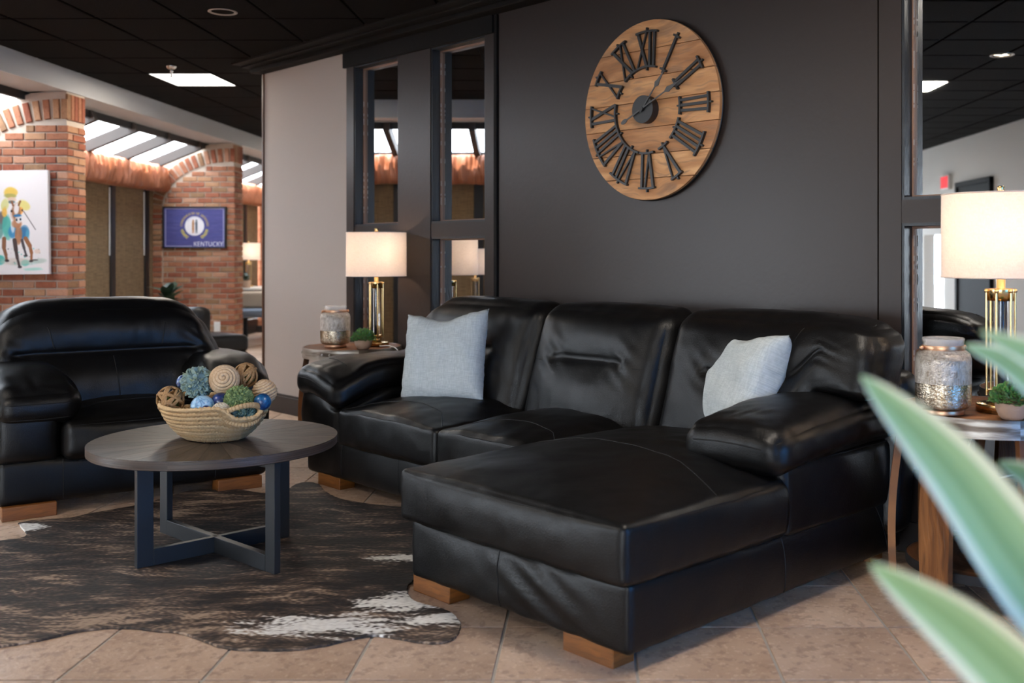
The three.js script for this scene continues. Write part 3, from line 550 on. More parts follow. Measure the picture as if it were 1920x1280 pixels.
{
  const g = thing('leather_armchair', 'wide black leather armchair beside the coffee table', 'armchair', [-2.16, 0, -4.92], 36.5 * Math.PI / 180);
  const put = (name, soft, x, y, z) => part(name, soft.geo, leather, g, [x, y, z]);
  const sew = (m, soft, pts, r) => part('seam', seam(soft, pts, r), stitch, m);
  let b = softBox(1.22, 0.21, 0.86, { r: 0.035, bulge: [0.01, 0, 0.012], n: [60, 10, 30], wr: 0.0033 });
  let m = put('base', b, 0, 0.16, -0.41);
  sew(m, b, [[-0.56, -0.9, 1], [-0.56, 0.9, 1]]); sew(m, b, [[0.56, -0.9, 1], [0.56, 0.9, 1]]);
  for (const [x, z] of [[-0.48, -0.01], [0.46, -0.01], [-0.48, -0.76], [0.46, -0.76]]) part('foot', rbx(-0.11, 0.11, 0, 0.062, -0.05, 0.05, 0.004), footWood, g, [x, 0, z]);
  b = softBox(0.70, 0.175, 0.68, { r: 0.04, bulge: [0.005, 0.055, 0.025], n: [48, 14, 40], wr: 0.0046 });
  m = put('seat_cushion', b, 0, 0.335, -0.27);
  sew(m, b, [[-0.95, 0.85, 0.99], [0, 0.85, 1], [0.95, 0.85, 0.99]]); sew(m, b, [[-0.95, 1, 0.5], [-0.4, 1, 0.25], [0.4, 1, 0.25], [0.95, 1, 0.5]]);
  b = softBox(1.08, 0.62, 0.2, { r: 0.09, n: [40, 24, 10], def: (p) => lean(p, 0.6, 0.2) });
  put('back_frame', b, -0.03, 0.5, -0.66);
  const h = 0.60, w = 1.16;
  b = softBox(w, h, 0.27, { r: 0.10, bulge: [0.01, 0.028, 0.055], n: [80, 64, 14], wr: 0.0033, def: both(creased(w / 2, h / 2, 0.06, 0.065, w * 0.40, 0.055), (p, q) => { const k = smooth(0.5, 1, Math.abs(q.x)); p.y -= 0.06 * k * k * smooth(0, 1, q.y); p.x *= 1 - (q.x > 0 ? 0.15 : 0.09) * smooth(-0.3, 1, q.y); p.z += 0.004 * smooth(0.3, 1, q.z) * n3(p.x * 22, p.y * 3, 6.5); lean(p, h, 0.30); }) });
  m = put('back_cushion', b, -0.05, 0.636, -0.46);
  for (const e of [-1, 1]) { sew(m, b, [[e * 0.56, 1, -0.5], [e * 0.62, 0.95, 0.8], [e * 0.52, 0.6, 1], [e * 0.46, 0.28, 1]], 0.0035); }
  sew(m, b, [[0.02, 0.12, 1], [0.04, -0.5, 1], [0.03, -0.9, 1]], 0.003);
  for (const e of [-1, 1]) {
    const pn = softBox(0.27, 0.24, 0.88, { r: 0.045, bulge: [0.012, 0, 0.02], n: [18, 16, 36], wr: 0.0033 });
    put('arm_panel', pn, e * 0.485, 0.36, -0.41);
    const pad = softBox(0.36, 0.17, 0.86, {
      r: 0.08, bulge: [0.015, 0.02, 0.01], n: [30, 22, 60], wr: 0.00332,
      def: (p, q) => { const k = smooth(0.2, 1, q.z); p.y -= 0.075 * k * k; p.x -= e * 0.035 * k; const f = Math.exp(-(((q.z - 0.8) / 0.15) ** 2)), wv = Math.sin(p.x * 62 + p.y * 66 + 5 * n3(p.x * 7, p.y * 7, p.z * 7)); p.y += 0.0018 * f * wv; p.z += 0.0016 * f * wv; },
    });
    const pd = put('arm_pad', pad, e * 0.475, 0.565, -0.37);
    sew(pd, pad, [[-0.95, 0.3, -0.9], [-0.96, 0.3, 0.85], [-0.7, 0.3, 1], [0.7, 0.3, 1], [0.96, 0.3, 0.85], [0.95, 0.3, -0.9]]);
    sew(pd, pad, [[-0.95, -0.6, -0.9], [-0.96, -0.6, 0.85], [-0.7, -0.6, 1], [0.7, -0.6, 1], [0.96, -0.6, 0.85], [0.95, -0.6, -0.9]]);
  }
}
// scatter cushions
function pillow(size, thick, seed, droop = 0) {
  const n = 40, pos = [], uv = [], idx = [], H = size / 2, row = n + 1;
  for (const side of [1, -1]) for (let j = 0; j <= n; j++) for (let i = 0; i <= n; i++) {
    const u = i / n * 2 - 1, v = j / n * 2 - 1, f = Math.pow(Math.max(0, (1 - u ** 4) * (1 - v ** 4)), 0.55);
    const pin = 1 - 0.075 * (1 - u * u) * Math.abs(v) ** 6 - 0.0, pinu = 1 - 0.075 * (1 - v * v) * Math.abs(u) ** 6;
    let x = u * H * pinu, y = v * H * pin, z = side * thick / 2 * f;
    const edge = smooth(0.55, 1, Math.max(Math.abs(u), Math.abs(v)));
    z += side * f * (0.012 * n3(u * 2.2 + seed, v * 2.2, side) + 0.006 * edge * n3(u * 9 + seed, v * 9, side * 2));
    z += edge * 0.006 * n3(u * 6, v * 6 + seed, 3); x += edge * 0.004 * n3(u * 5, v * 11 + seed, 5); y += edge * 0.004 * n3(u * 11, v * 5 + seed, 6);
    y -= droop * Math.exp(-((u / 0.45) ** 2)) * smooth(0.2, 1, v);
    pos.push(x, y, z); uv.push(x, y);
  }
  for (const s of [0, 1]) for (let j = 0; j < n; j++) for (let i = 0; i < n; i++) { const a = s * row * row + j * row + i, b = a + 1, c = a + row, d = c + 1; s === 0 ? idx.push(a, b, c, b, d, c) : idx.push(a, c, b, b, c, d); }
  const g = new THREE.BufferGeometry(); g.setAttribute('position', new THREE.Float32BufferAttribute(pos, 3)); g.setAttribute('uv', new THREE.Float32BufferAttribute(uv, 2)); g.setIndex(idx);
  return smoothNormals(g);
}
{
  const a = solo('scatter_cushion', pillow(0.47, 0.17, 2, 0.035), pillowMat, 'square pale grey linen cushion at the far end of the sofa', 'cushion', ws(-0.36, 0.68, 0.672), 0, 'grey linen cushions');
  a.rotation.set(-0.30, -0.40, 0.09, 'YXZ');
  const b = solo('scatter_cushion', pillow(0.45, 0.19, 9, 0.03), pillowMat, 'pale grey linen cushion tucked against the chaise arm', 'cushion', [0.60, 0.675, -4.07], 0, 'grey linen cushions');
  { const X = v3(0.328, 0, 0.945).normalize(), Y0 = v3(0.15, 0.40, -0.10), Z = X.clone().cross(Y0).normalize(), Y = Z.clone().cross(X); b.quaternion.setFromRotationMatrix(new THREE.Matrix4().makeBasis(X, Y, Z)); }
}

// ------------------------------------------------------------------ wall clock
{
  const RC = 0.442, c = thing('wall_clock', 'large round plank clock with black roman numerals on the charcoal wall', 'clock', ws(0.437, 0.004, 1.897), TURN);
  const cuts = [-RC, -0.335, -0.215, -0.085, 0.045, 0.165, 0.30, RC];
  for (let k = 0; k < cuts.length - 1; k++) {
    const y0 = cuts[k] + 0.0012, y1 = cuts[k + 1] - 0.0012, sh = new THREE.Shape(), n = 24, pts = [];
    const half = (y) => Math.sqrt(Math.max(RC * RC - y * y, 0));
    for (let i = 0; i <= n; i++) { const y = lerp(y0, y1, i / n); pts.push([half(y), y]); }
    for (let i = n; i >= 0; i--) { const y = lerp(y0, y1, i / n); pts.push([-half(y), y]); }
    sh.setFromPoints(pts.map(p => new THREE.Vector2(...p)));
    const g = new THREE.ExtrudeGeometry(sh, { depth: 0.026, bevelEnabled: true, bevelThickness: 0.002, bevelSize: 0.0012, bevelOffset: -0.0012, bevelSegments: 1 }), uv = g.attributes.uv;
    for (let i = 0; i < uv.count; i++) uv.setXY(i, uv.getX(i) + k * 0.31, uv.getY(i) + k * 0.173);
    part('plank', g, pine[k % 3], c, [0, 0, 0.006]);
  }
  part('rim', new THREE.TorusGeometry(RC - 0.003, 0.007, 6, 96), blackMetal, c, [0, 0, 0.010]);
  const numeral = ['XII', 'I', 'II', 'III', 'IIII', 'V', 'VI', 'VII', 'VIII', 'IX', 'X', 'XI'];
  numeral.forEach((txt, h) => {
    const r0 = 0.213, r1 = 0.385, gs = [], w = { I: 0.030, V: 0.068, X: 0.074 }, total = [...txt].reduce((a, ch) => a + w[ch], 0);
    let x = -total / 2;
    const bar = (xa, ya, xb, yb, wid) => { const L = Math.hypot(xb - xa, yb - ya), b = new THREE.BoxGeometry(wid, L, 0.012); b.rotateZ(-Math.atan2(xb - xa, yb - ya)); b.translate((xa + xb) / 2, (ya + yb) / 2, 0.044); gs.push(b); };
    for (const ch of txt) {
      const m = x + w[ch] / 2, q = w[ch] * 0.40;
      if (ch === 'I') bar(m * 0.82, r0, m, r1, 0.013);
      if (ch === 'V') { bar(m - q, r1, m, r0, 0.014); bar(m + q, r1, m, r0, 0.008); }
      if (ch === 'X') { bar(m - q, r1, m + q, r0, 0.015); bar(m + q, r1, m - q, r0, 0.008); }
      x += w[ch];
    }
    for (const [r, s] of [[r0, 0.86], [r1, 1]]) {   // curved caps
      const hw = Math.max(total * 0.5 * s + 0.004, 0.02), a = hw / r, cap = new THREE.RingGeometry(r - 0.005, r + 0.005, 10, 1, Math.PI / 2 - a, 2 * a), e = new THREE.Shape();
      e.absarc(0, 0, r + 0.005, Math.PI / 2 - a, Math.PI / 2 + a, false); e.absarc(0, 0, r - 0.005, Math.PI / 2 + a, Math.PI / 2 - a, true);
      const g = new THREE.ExtrudeGeometry(e, { depth: 0.018, bevelEnabled: false, curveSegments: 8 }); g.translate(0, 0, 0.034); gs.push(g);
      const peg = new THREE.BoxGeometry(0.008, 0.016, 0.018); peg.translate(0, r + (r === r0 ? -0.011 : 0.011), 0.040); gs.push(peg);
    }
    const nm = part('numeral', merge(gs), blackMetal, c); nm.rotation.z = -h * Math.PI / 6;
  });
  const hub = cyl(0.068, 0.068, 0.045, 48); hub.rotateX(Math.PI / 2); part('hub', hub, blackMetal, c, [0, 0, 0.033]);
  const hand = (len, tail, wid, zz, ang, name) => {
    const s = new THREE.Shape(); s.moveTo(-wid * 0.35, -tail); s.lineTo(wid * 0.35, -tail); s.lineTo(wid * 0.3, len * 0.58); s.lineTo(wid * 1.5, len * 0.66); s.lineTo(wid * 0.9, len * 0.74); s.lineTo(0, len); s.lineTo(-wid * 0.9, len * 0.74); s.lineTo(-wid * 1.5, len * 0.66); s.lineTo(-wid * 0.3, len * 0.58); s.closePath();
    const gs = [new THREE.ExtrudeGeometry(s, { depth: 0.003, bevelEnabled: false })];
    if (tail > 0.08) { const o = new THREE.Shape(); o.absellipse(0, -tail, 0.011, 0.022, 0, Math.PI * 2); gs.push(new THREE.ExtrudeGeometry(o, { depth: 0.003, bevelEnabled: false })); }
    const m = part(name, merge(gs), std({ color: new THREE.Color().setRGB(0.06, 0.058, 0.056), roughness: 0.45 }), c, [0, 0, zz]); m.rotation.z = -ang;
  };
  hand(0.225, 0.02, 0.010, 0.080, 40 * Math.PI / 180, 'hour_hand');
  hand(0.285, 0.125, 0.010, 0.085, 65.5 * Math.PI / 180, 'minute_hand');
  const pin = cyl(0.012, 0.012, 0.016, 20); pin.rotateX(Math.PI / 2); part('pin', pin, blackMetal, c, [0, 0, 0.076]);
}

// ------------------------------------------------------------------ cowhide on the tiles
{
  // outline on the floor: x, depth in metres
  const pts = [[-2.517,4.505], [-2.477,4.552], [-2.337,4.595], [-2.291,4.66], [-2.208,4.751], [-2.145,4.817], [-2.073,4.954], [-2.034,5.067], [-1.967,5.153], [-1.871,5.131], [-1.804,5.153], [-1.724,5.121], [-1.613,5.067], [-1.53,5.121], [-1.518,5.253], [-1.488,5.305], [-1.442,5.305], [-1.387,5.242], [-1.339,5.131], [-1.266,5.015], [-1.198,4.939], [-1.099,4.875], [-1.02,4.836], [-0.893,4.789], [-0.815,4.742], [-0.721,4.59], [-0.683,4.345], [-0.678,4.124], [-0.65,3.894], [-0.645,3.73], [-0.654,3.66], [-0.643,3.579], [-0.61,3.502], [-0.56,3.457], [-0.505,3.423], [-0.46,3.376], [-0.424,3.3], [-0.415,3.224], [-0.423,3.161], [-0.442,3.131], [-0.475,3.119], [-0.522,3.127], [-0.589,3.157], [-0.639,3.176], [-0.686,3.18], [-0.741,3.151], [-0.806,3.103], [-0.888,3.072], [-0.976,3.066], [-1.06,3.072], [-1.129,3.097], [-1.191,3.141], [-1.256,3.188], [-1.313,3.213], [-1.355,3.22], [-1.444,3.243], [-1.502,3.25], [-1.554,3.241], [-1.619,3.213], [-1.698,3.141], [-1.786,3.095], [-1.881,3.077], [-2.012,3.141], [-2.193,3.334], [-2.397,3.579], [-2.473,3.802], [-2.537,4.022], [-2.544,4.195], [-2.44,4.228], [-2.378,4.265], [-2.384,4.329], [-2.462,4.432]].map(p => new THREE.Vector2(...p));
  const curve = new THREE.SplineCurve([...pts, pts[0]]), fine = curve.getPoints(360), r = rng(8);
  const sh = new THREE.Shape(fine.map(p => new THREE.Vector2(p.x + (r() - 0.5) * 0.004, p.y + (r() - 0.5) * 0.004)));
  const x0 = Math.min(...fine.map(p => p.x)), x1 = Math.max(...fine.map(p => p.x)), y0 = Math.min(...fine.map(p => p.y)), y1 = Math.max(...fine.map(p => p.y));
  const spots = [[-0.62, 3.47, 0.16, 0.10], [-0.50, 3.31, 0.16, 0.07], [-0.75, 3.98, 0.10, 0.06], [-2.47, 4.42, 0.12, 0.07], [-0.86, 3.26, 0.26, 0.10]];
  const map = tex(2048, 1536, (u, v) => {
    const X = lerp(x0, x1, u), Y = lerp(y0, y1, v), wx = 0.5 * n3(X * 2.2, Y * 2.2, 1), wy = 0.10 * n3(X * 1.6, Y * 1.6, 5) + 0.03 * n3(X * 7, Y * 7, 6);
    const a = 0.5 + 0.5 * n3(X * 3.6 + wx, (Y + wy) * 11, 2), b = 0.5 + 0.5 * n3(X * 10, (Y + wy) * 46, 3), c = 0.5 + 0.5 * n3(X * 55, (Y + wy) * 150, 4), d = 0.5 + 0.5 * n3(X * 1.4, Y * 1.8, 9);
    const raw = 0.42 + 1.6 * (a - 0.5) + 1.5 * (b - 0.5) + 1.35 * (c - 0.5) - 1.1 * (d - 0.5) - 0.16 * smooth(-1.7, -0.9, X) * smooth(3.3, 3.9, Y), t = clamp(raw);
    let col = mixc([27, 21, 19], [104, 84, 70], t); col = mixc(col, [162, 140, 120], smooth(0.6, 1.15, raw) * 0.85);
    let wsp = -1.3; for (const [sx, sy, rx, ry] of spots) wsp = Math.max(wsp, 1.25 - Math.hypot((X - sx) / rx, (Y - sy) / ry));
    wsp += 0.55 * n3(X * 9, Y * 14, 12) + 1.3 * (c - 0.5) + 1.2 * (b - 0.5);
    return mixc(col, mixc([196, 192, 186], [236, 234, 230], c), smooth(0.22, 0.70, wsp));
  });
  const bump = tex(1024, 768, (u, v) => { const X = lerp(x0, x1, u), Y = lerp(y0, y1, v); return 255 * (0.5 + 0.35 * n3(X * 40, Y * 190, 4) + 0.25 * n3(X * 12, Y * 50, 3)); }, { srgb: false });
  const g = new THREE.ExtrudeGeometry(sh, { depth: 0.004, bevelEnabled: true, bevelThickness: 0.002, bevelSize: 0.002, bevelSegments: 1 }), p = g.attributes.position, uv = g.attributes.uv;
  for (let i = 0; i < p.count; i++) uv.setXY(i, (p.getX(i) - x0) / (x1 - x0), (p.getY(i) - y0) / (y1 - y0));
  g.rotateX(-Math.PI / 2);
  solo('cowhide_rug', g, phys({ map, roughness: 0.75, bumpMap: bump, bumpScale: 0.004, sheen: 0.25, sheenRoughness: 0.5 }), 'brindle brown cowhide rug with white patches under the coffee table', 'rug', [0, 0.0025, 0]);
}

// ------------------------------------------------------------------ coffee table
const TC = v3(-1.49, 0, -4.07);
{
  const g = thing('coffee_table', 'round dark wooden coffee table with crossed steel legs on the cowhide', 'coffee table', [TC.x, 0.0085, TC.z]), RT = 0.468, TH = 0.4515;
  const n = 26;
  for (let k = 0; k < n; k++) {
    const a0 = k / n * Math.PI * 2 + 0.1, a1 = (k + 1) / n * Math.PI * 2 + 0.1, e = 0.0006, sh = new THREE.Shape();
    sh.moveTo(0.006 * Math.cos((a0 + a1) / 2), 0.006 * Math.sin((a0 + a1) / 2));
    for (let i = 0; i <= 6; i++) { const a = lerp(a0 + e / RT, a1 - e / RT, i / 6); sh.lineTo(RT * Math.cos(a), RT * Math.sin(a)); }
    sh.closePath();
    const q = new THREE.ExtrudeGeometry(sh, { depth: 0.003, bevelEnabled: false }), p = q.attributes.position, uv = q.attributes.uv, am = (a0 + a1) / 2;
    for (let i = 0; i < p.count; i++) { const x = p.getX(i), y = p.getY(i); uv.setXY(i, x * Math.cos(am) + y * Math.sin(am) + k * 0.37, -x * Math.sin(am) + y * Math.cos(am) + k * 0.11); }
    q.rotateX(-Math.PI / 2); part('veneer_wedge', q, walnut[(k * 7) % 4], g, [0, TH - 0.003, 0]);
  }
  part('top_board', lathe([[0, TH - 0.036], [RT - 0.004, TH - 0.036], [RT, TH - 0.032], [RT, TH - 0.004], [RT - 0.001, TH - 0.0032], [0, TH - 0.0032]], 96), walnut[1], g);
  // two U frames of flat bar crossing under the top
  for (const [dx, dz, hl] of [[0.217, -0.215, 0.312], [0.332, 0.288, 0.44]]) {
    const bar = 0.062, th = 0.026, ang = Math.atan2(-dz, dx), y1 = TH - 0.036;
    const f = [[-hl, -hl + bar, 0.0, y1], [hl - bar, hl, 0.0, y1]].map(([a, b, c, d]) => ({ n: 'leg', q: rbx(a, b, c, d, -th / 2, th / 2, 0.002, 1) }));
    f.push({ n: 'stretcher', q: rbx(-hl + bar, hl - bar, 0, bar, -th / 2 - (hl > 0.4 ? 0.0006 : 0), th / 2 + (hl > 0.4 ? 0.0006 : 0), 0.002, 1) }, { n: 'top_rail', q: rbx(-hl + bar, hl - bar, y1 - 0.03, y1, -th / 2, th / 2, 0.002, 1) });
    for (const { n: nm, q } of f) { const m = part(nm, q, frameSteel, g); m.rotation.y = ang; }
  }
}
// ------------------------------------------------------------------ basket of balls
const TOP = 0.46;
{
  const g = thing('wicker_basket', 'oval braided straw basket with looped handles on the coffee table', 'basket', [-1.495, TOP + 0.003, -4.07], -0.72);
  const straw = [[[184, 144, 98], [222, 186, 138]], [[194, 158, 112], [228, 196, 152]]].map(([a, b], i) => std({ map: rep(tex(256, 64, (u, v) => mixc(a, b, fbm(u, v, 40, 6, 3, 400 + i)), {}), 30, 1), roughness: 0.85, bumpMap: rep(grainBump, 20, 1), bumpScale: 0.002 }));
  const A = 0.246, B = 0.196, rows = 10, RR = 0.0080;
  const at = (f, phi, extra = 0) => {   // f: 0 base .. 1 rim
    const th = f * 1.22, k = 0.52 + 0.48 * Math.sin(Math.min(th, Math.PI / 2)), rise = 0.122 * Math.pow(f, 1.25) + 0.006;
    const c = Math.cos(phi), end = Math.exp(-(((1 - Math.abs(c)) / 0.085) ** 2)), y = rise * (1 + 0.13 * c * c) - 0.052 * end * f * f;
    return v3((A * k + extra) * c, y + RR * 0.4, (B * k + extra) * Math.sin(phi));
  };
  for (let j = 0; j < rows; j++) {
    const f = j / (rows - 1), n = 260, pts = [];
    const pos = [], idx = [], uv = [], m = 8;
    for (let i = 0; i <= n; i++) {
      const phi = i / n * Math.PI * 2, c = at(f, phi), c2 = at(f, phi + 0.02), T = c2.clone().sub(c).normalize(), N = v3(c.x, 0, c.z).normalize(), Bn = T.clone().cross(N).normalize();
      const rough = Math.abs(Math.cos(phi)) > 0.55 && c.x > 0 ? 1.5 : 1, rr = RR * (0.88 + 0.38 * rough * Math.abs(Math.sin(phi * (38 + j % 2) + j)) + 0.15 * rough * n3(phi * 14, j * 3, 1));
      for (let k = 0; k < m; k++) { const a = k / m * Math.PI * 2, q = c.clone().addScaledVector(N, Math.cos(a) * rr * 1.05).addScaledVector(Bn, Math.sin(a) * rr); pos.push(q.x, q.y, q.z); uv.push(i / n * 2, k / m); if (i < n) { const b = (k + 1) % m; idx.push(i * m + k, i * m + b, (i + 1) * m + k, i * m + b, (i + 1) * m + b, (i + 1) * m + k); } }
    }
    const q = new THREE.BufferGeometry(); q.setAttribute('position', new THREE.Float32BufferAttribute(pos, 3)); q.setAttribute('uv', new THREE.Float32BufferAttribute(uv, 2)); q.setIndex(idx); smoothNormals(q);
    part('coil', q, straw[j % 2], g);
  }
  const liner = new THREE.BufferGeometry(), lp = [], li = [], lu = [], nn = 64, mm = 12;
  for (let j = 0; j <= mm; j++) for (let i = 0; i <= nn; i++) { const c = at(j / mm, i / nn * Math.PI * 2, -0.010); lp.push(c.x, c.y, c.z); lu.push(i / nn, j / mm); if (i < nn && j < mm) { const a = j * (nn + 1) + i; li.push(a, a + nn + 1, a + 1, a + 1, a + nn + 1, a + nn + 2); } }
  const cI = lp.length / 3; lp.push(0, 0.004, 0); lu.push(0, 0); for (let i = 0; i < nn; i++) li.push(cI, i, i + 1);
  liner.setAttribute('position', new THREE.Float32BufferAttribute(lp, 3)); liner.setAttribute('uv', new THREE.Float32BufferAttribute(lu, 2)); liner.setIndex(li); liner.computeVertexNormals();
  part('body', liner, std({ color: new THREE.Color().setRGB(0.20, 0.125, 0.06), roughness: 0.95 }), g);
  for (const e of [-1, 1]) {   // looped handle at each end, leaning outwards
    const pts = []; for (let i = 0; i < 40; i++) { const a = i / 40 * Math.PI * 2, yy = 0.112 + 0.038 * Math.sin(a), k = (yy - 0.06) * 0.12; pts.push(v3(e * (A * 0.965 + k - 0.035 * Math.cos(a) ** 2), yy, 0.077 * Math.cos(a))); }
    const hnd = part('handle', tube(pts, 0.0095, 160, 10, true), straw[1], g);
    const wraps = []; for (let i = 0; i < 40; i += 1) { const t = new THREE.TorusGeometry(0.0098, 0.0018, 5, 10), a = pts[i], b = pts[(i + 1) % 40]; t.lookAt(b.clone().sub(a)); t.translate(a.x, a.y, a.z); wraps.push(t); }
    part('wrapping', merge(wraps), straw[0], hnd);
  }
}
{
  // x, y, depth, radius
  const ballTex = (a, b, c, fx, fy, seed) => tex(256, 128, (u, v) => { const k = fbm(u, v, fx, fy, 4, seed), q = Math.abs(fbm(u, v, fx, fy, 2, seed + 4) - 0.5); return mixc(mixc(a, b, smooth(0.35, 0.65, k)), c, smooth(0.05, 0.0, q) * 0.6); });
  const glaze = (t) => phys({ map: t, roughness: 0.35, clearcoat: 0.4, clearcoatRoughness: 0.2 });
  const G = 'decorative balls in the straw basket';
  const sph = (r) => new THREE.SphereGeometry(r, 40, 26);
  const ceramic = (x, y, d, r, m, label, ribs = 0) => {
    const q = sph(r), p = q.attributes.position;
    for (let i = 0; i < p.count; i++) { const a = Math.atan2(p.getZ(i), p.getX(i)), k = ribs ? 1 + 0.02 * Math.abs(Math.sin(a * ribs)) : 1 + 0.012 * n3(p.getX(i) * 60, p.getY(i) * 60, p.getZ(i) * 60); p.setXYZ(i, p.getX(i) * k, p.getY(i) * k, p.getZ(i) * k); }
    smoothNormals(q); const o = solo('ceramic_ball', q, m, label, 'ball', [x, y, -d], 0, G); o.rotation.set(0.7, x * 9, 0.6); return o;
  };
  const navy = glaze(ballTex([24, 44, 92], [58, 92, 148], [140, 170, 205], 7, 6, 430)), deep = glaze(ballTex([22, 32, 78], [44, 62, 120], [40, 110, 130], 5, 5, 436)), pale = glaze(ballTex([92, 140, 178], [158, 192, 214], [60, 100, 150], 12, 3, 442)), teal = glaze(ballTex([8, 50, 100], [26, 92, 140], [70, 130, 160], 8, 6, 448));
  ceramic(-1.625, 0.678, 4.09, 0.030, navy, 'small navy patterned ball at the back left of the basket');
  ceramic(-1.500, 0.600, 3.955, 0.044, pale, 'pale blue ribbed ball at the front of the basket', 9);
  ceramic(-1.468, 0.594, 3.905, 0.019, deep, 'tiny indigo ball below the pale blue ball');
  ceramic(-1.447, 0.614, 4.000, 0.035, deep, 'dark blue ball in the middle of the basket');
  ceramic(-1.278, 0.615, 3.985, 0.033, teal, 'bright blue ball at the right rim of the basket');
  // rope balls: a cord wound from pole to pole
  const cord = [[[178, 146, 112], [216, 188, 156]], [[196, 178, 152], [232, 220, 200]]].map(([a, b], i) => std({ map: rep(tex(128, 64, (u, v) => mixc(a, b, fbm(u, v, 16, 4, 3, 460 + i))), 40, 1), roughness: 0.9 }));
  const rope = (x, y, d, r, m, label, tilt) => {
    const n = 11, pts = []; for (let i = 0; i <= 420; i++) { const f = i / 420, th = 0.03 + f * (Math.PI - 0.06), a = f * n * Math.PI * 2; pts.push(v3(r * 0.95 * Math.sin(th) * Math.cos(a), r * 0.95 * Math.cos(th), r * 0.95 * Math.sin(th) * Math.sin(a))); }
    const g = thing('rope_ball', label, 'ball', [x, y, -d], 0, G); g.rotation.set(...tilt);
    part('core', sph(r * 0.92), m, g); part('cord', tube(pts, r * Math.PI / n * 0.52, 700, 6), m, g);
  };
  rope(-1.450, 0.693, 4.05, 0.054, cord[0], 'tan coiled rope ball on top of the basket pile', [1.25, 0, -0.25]);
  rope(-1.300, 0.642, 4.08, 0.045, cord[0], 'tan coiled rope ball at the right end of the basket', [0.2, 0, 0.3]);
  rope(-1.420, 0.583, 3.928, 0.035, cord[1], 'cream rope ball at the front rim of the basket', [0.2, 0, -0.5]);
  // open rattan balls
  const cane = std({ map: rep(tex(64, 64, (u, v) => mixc([128, 92, 56], [186, 146, 100], fbm(u, v, 8, 8, 3, 480))), 8, 1), roughness: 0.8 });
  const rattan = (x, y, d, r, label, seed) => {
    const g = thing('rattan_ball', label, 'ball', [x, y, -d], 0, G), q = rng(seed);
    for (let k = 0; k < 9; k++) { const t = new THREE.TorusGeometry(r * (0.97 + 0.03 * q()), r * 0.09, 6, 48); t.scale(1, 1, 1.5); const m = part('hoop', t, cane, g); m.rotation.set(q() * 3.1, q() * 3.1, q() * 3.1); }
    const moss = []; for (let k = 0; k < 70; k++) { const l = new THREE.SphereGeometry(r * 0.13, 6, 4); l.translate((q() - 0.5) * r, (q() - 0.8) * r * 0.7, (q() - 0.5) * r); moss.push(l); }
    const ms = part('moss_filling', merge(moss), std({ color: new THREE.Color().setRGB(0.12, 0.16, 0.04), roughness: 0.95 }), g); ms.userData.kind = 'stuff';
  };
  rattan(-1.655, 0.615, 4.03, 0.052, 'open woven rattan ball at the left rim of the basket', 3);
  rattan(-1.396, 0.700, 4.142, 0.048, 'open woven rattan ball behind the tan rope ball', 7);
  // flower and moss balls: petals on a core
  const petalGeo = (() => { const s = new THREE.SphereGeometry(1, 6, 4); s.scale(0.55, 0.12, 1); return s; })();
  const tuft = (name, x, y, d, r, n, size, cols, label, spread) => {
    const g = thing(name, label, 'ball', [x, y, -d], 0, G), q = rng(n + Math.round(x * 1e3));
    part('core', sph(r * 0.86), std({ color: cols[0], roughness: 0.95 }), g);
    const im = new THREE.InstancedMesh(petalGeo, std({ color: 0xffffff, roughness: 0.85 }), n), m4 = new THREE.Matrix4(), e = new THREE.Quaternion(), up = v3(0, 0, 1);
    for (let i = 0; i < n; i++) { const c = 2 * q() - 1, a = q() * 6.283, s = Math.sqrt(1 - c * c), dir = v3(s * Math.cos(a), c, s * Math.sin(a)), o = dir.clone().add(v3(q() - 0.5, q() - 0.5, q() - 0.5).multiplyScalar(spread)).normalize(); e.setFromUnitVectors(up, o).multiply(new THREE.Quaternion().setFromAxisAngle(up, q() * 6)); const k = size * (0.7 + 0.6 * q()); m4.compose(dir.multiplyScalar(r * (0.86 + 0.1 * q())), e, v3(k, k, k)); im.setMatrixAt(i, m4); im.setColorAt(i, cols[0].clone().lerp(cols[1], q()).lerp(cols[2], q() * q())); }
    im.name = 'petals'; im.userData.kind = 'stuff'; g.add(im);
  };
  const C = (r, gg, b) => new THREE.Color().setRGB(r, gg, b);
  tuft('hydrangea_ball', -1.556, 0.682, 4.05, 0.058, 520, 0.0135, [C(0.14, 0.22, 0.24), C(0.26, 0.36, 0.36), C(0.40, 0.46, 0.28)], 'blue green hydrangea petal ball on top of the basket pile', 1.3);
  tuft('moss_ball', -1.370, 0.622, 3.985, 0.056, 900, 0.008, [C(0.09, 0.15, 0.06), C(0.20, 0.28, 0.12), C(0.36, 0.42, 0.16)], 'light green moss ball above the basket handle', 1.6);
  tuft('hydrangea_ball', -1.345, 0.560, 3.975, 0.046, 400, 0.0125, [C(0.06, 0.12, 0.12), C(0.12, 0.21, 0.2), C(0.22, 0.30, 0.22)], 'dark teal petal ball seen through the basket handle', 1.3);
}

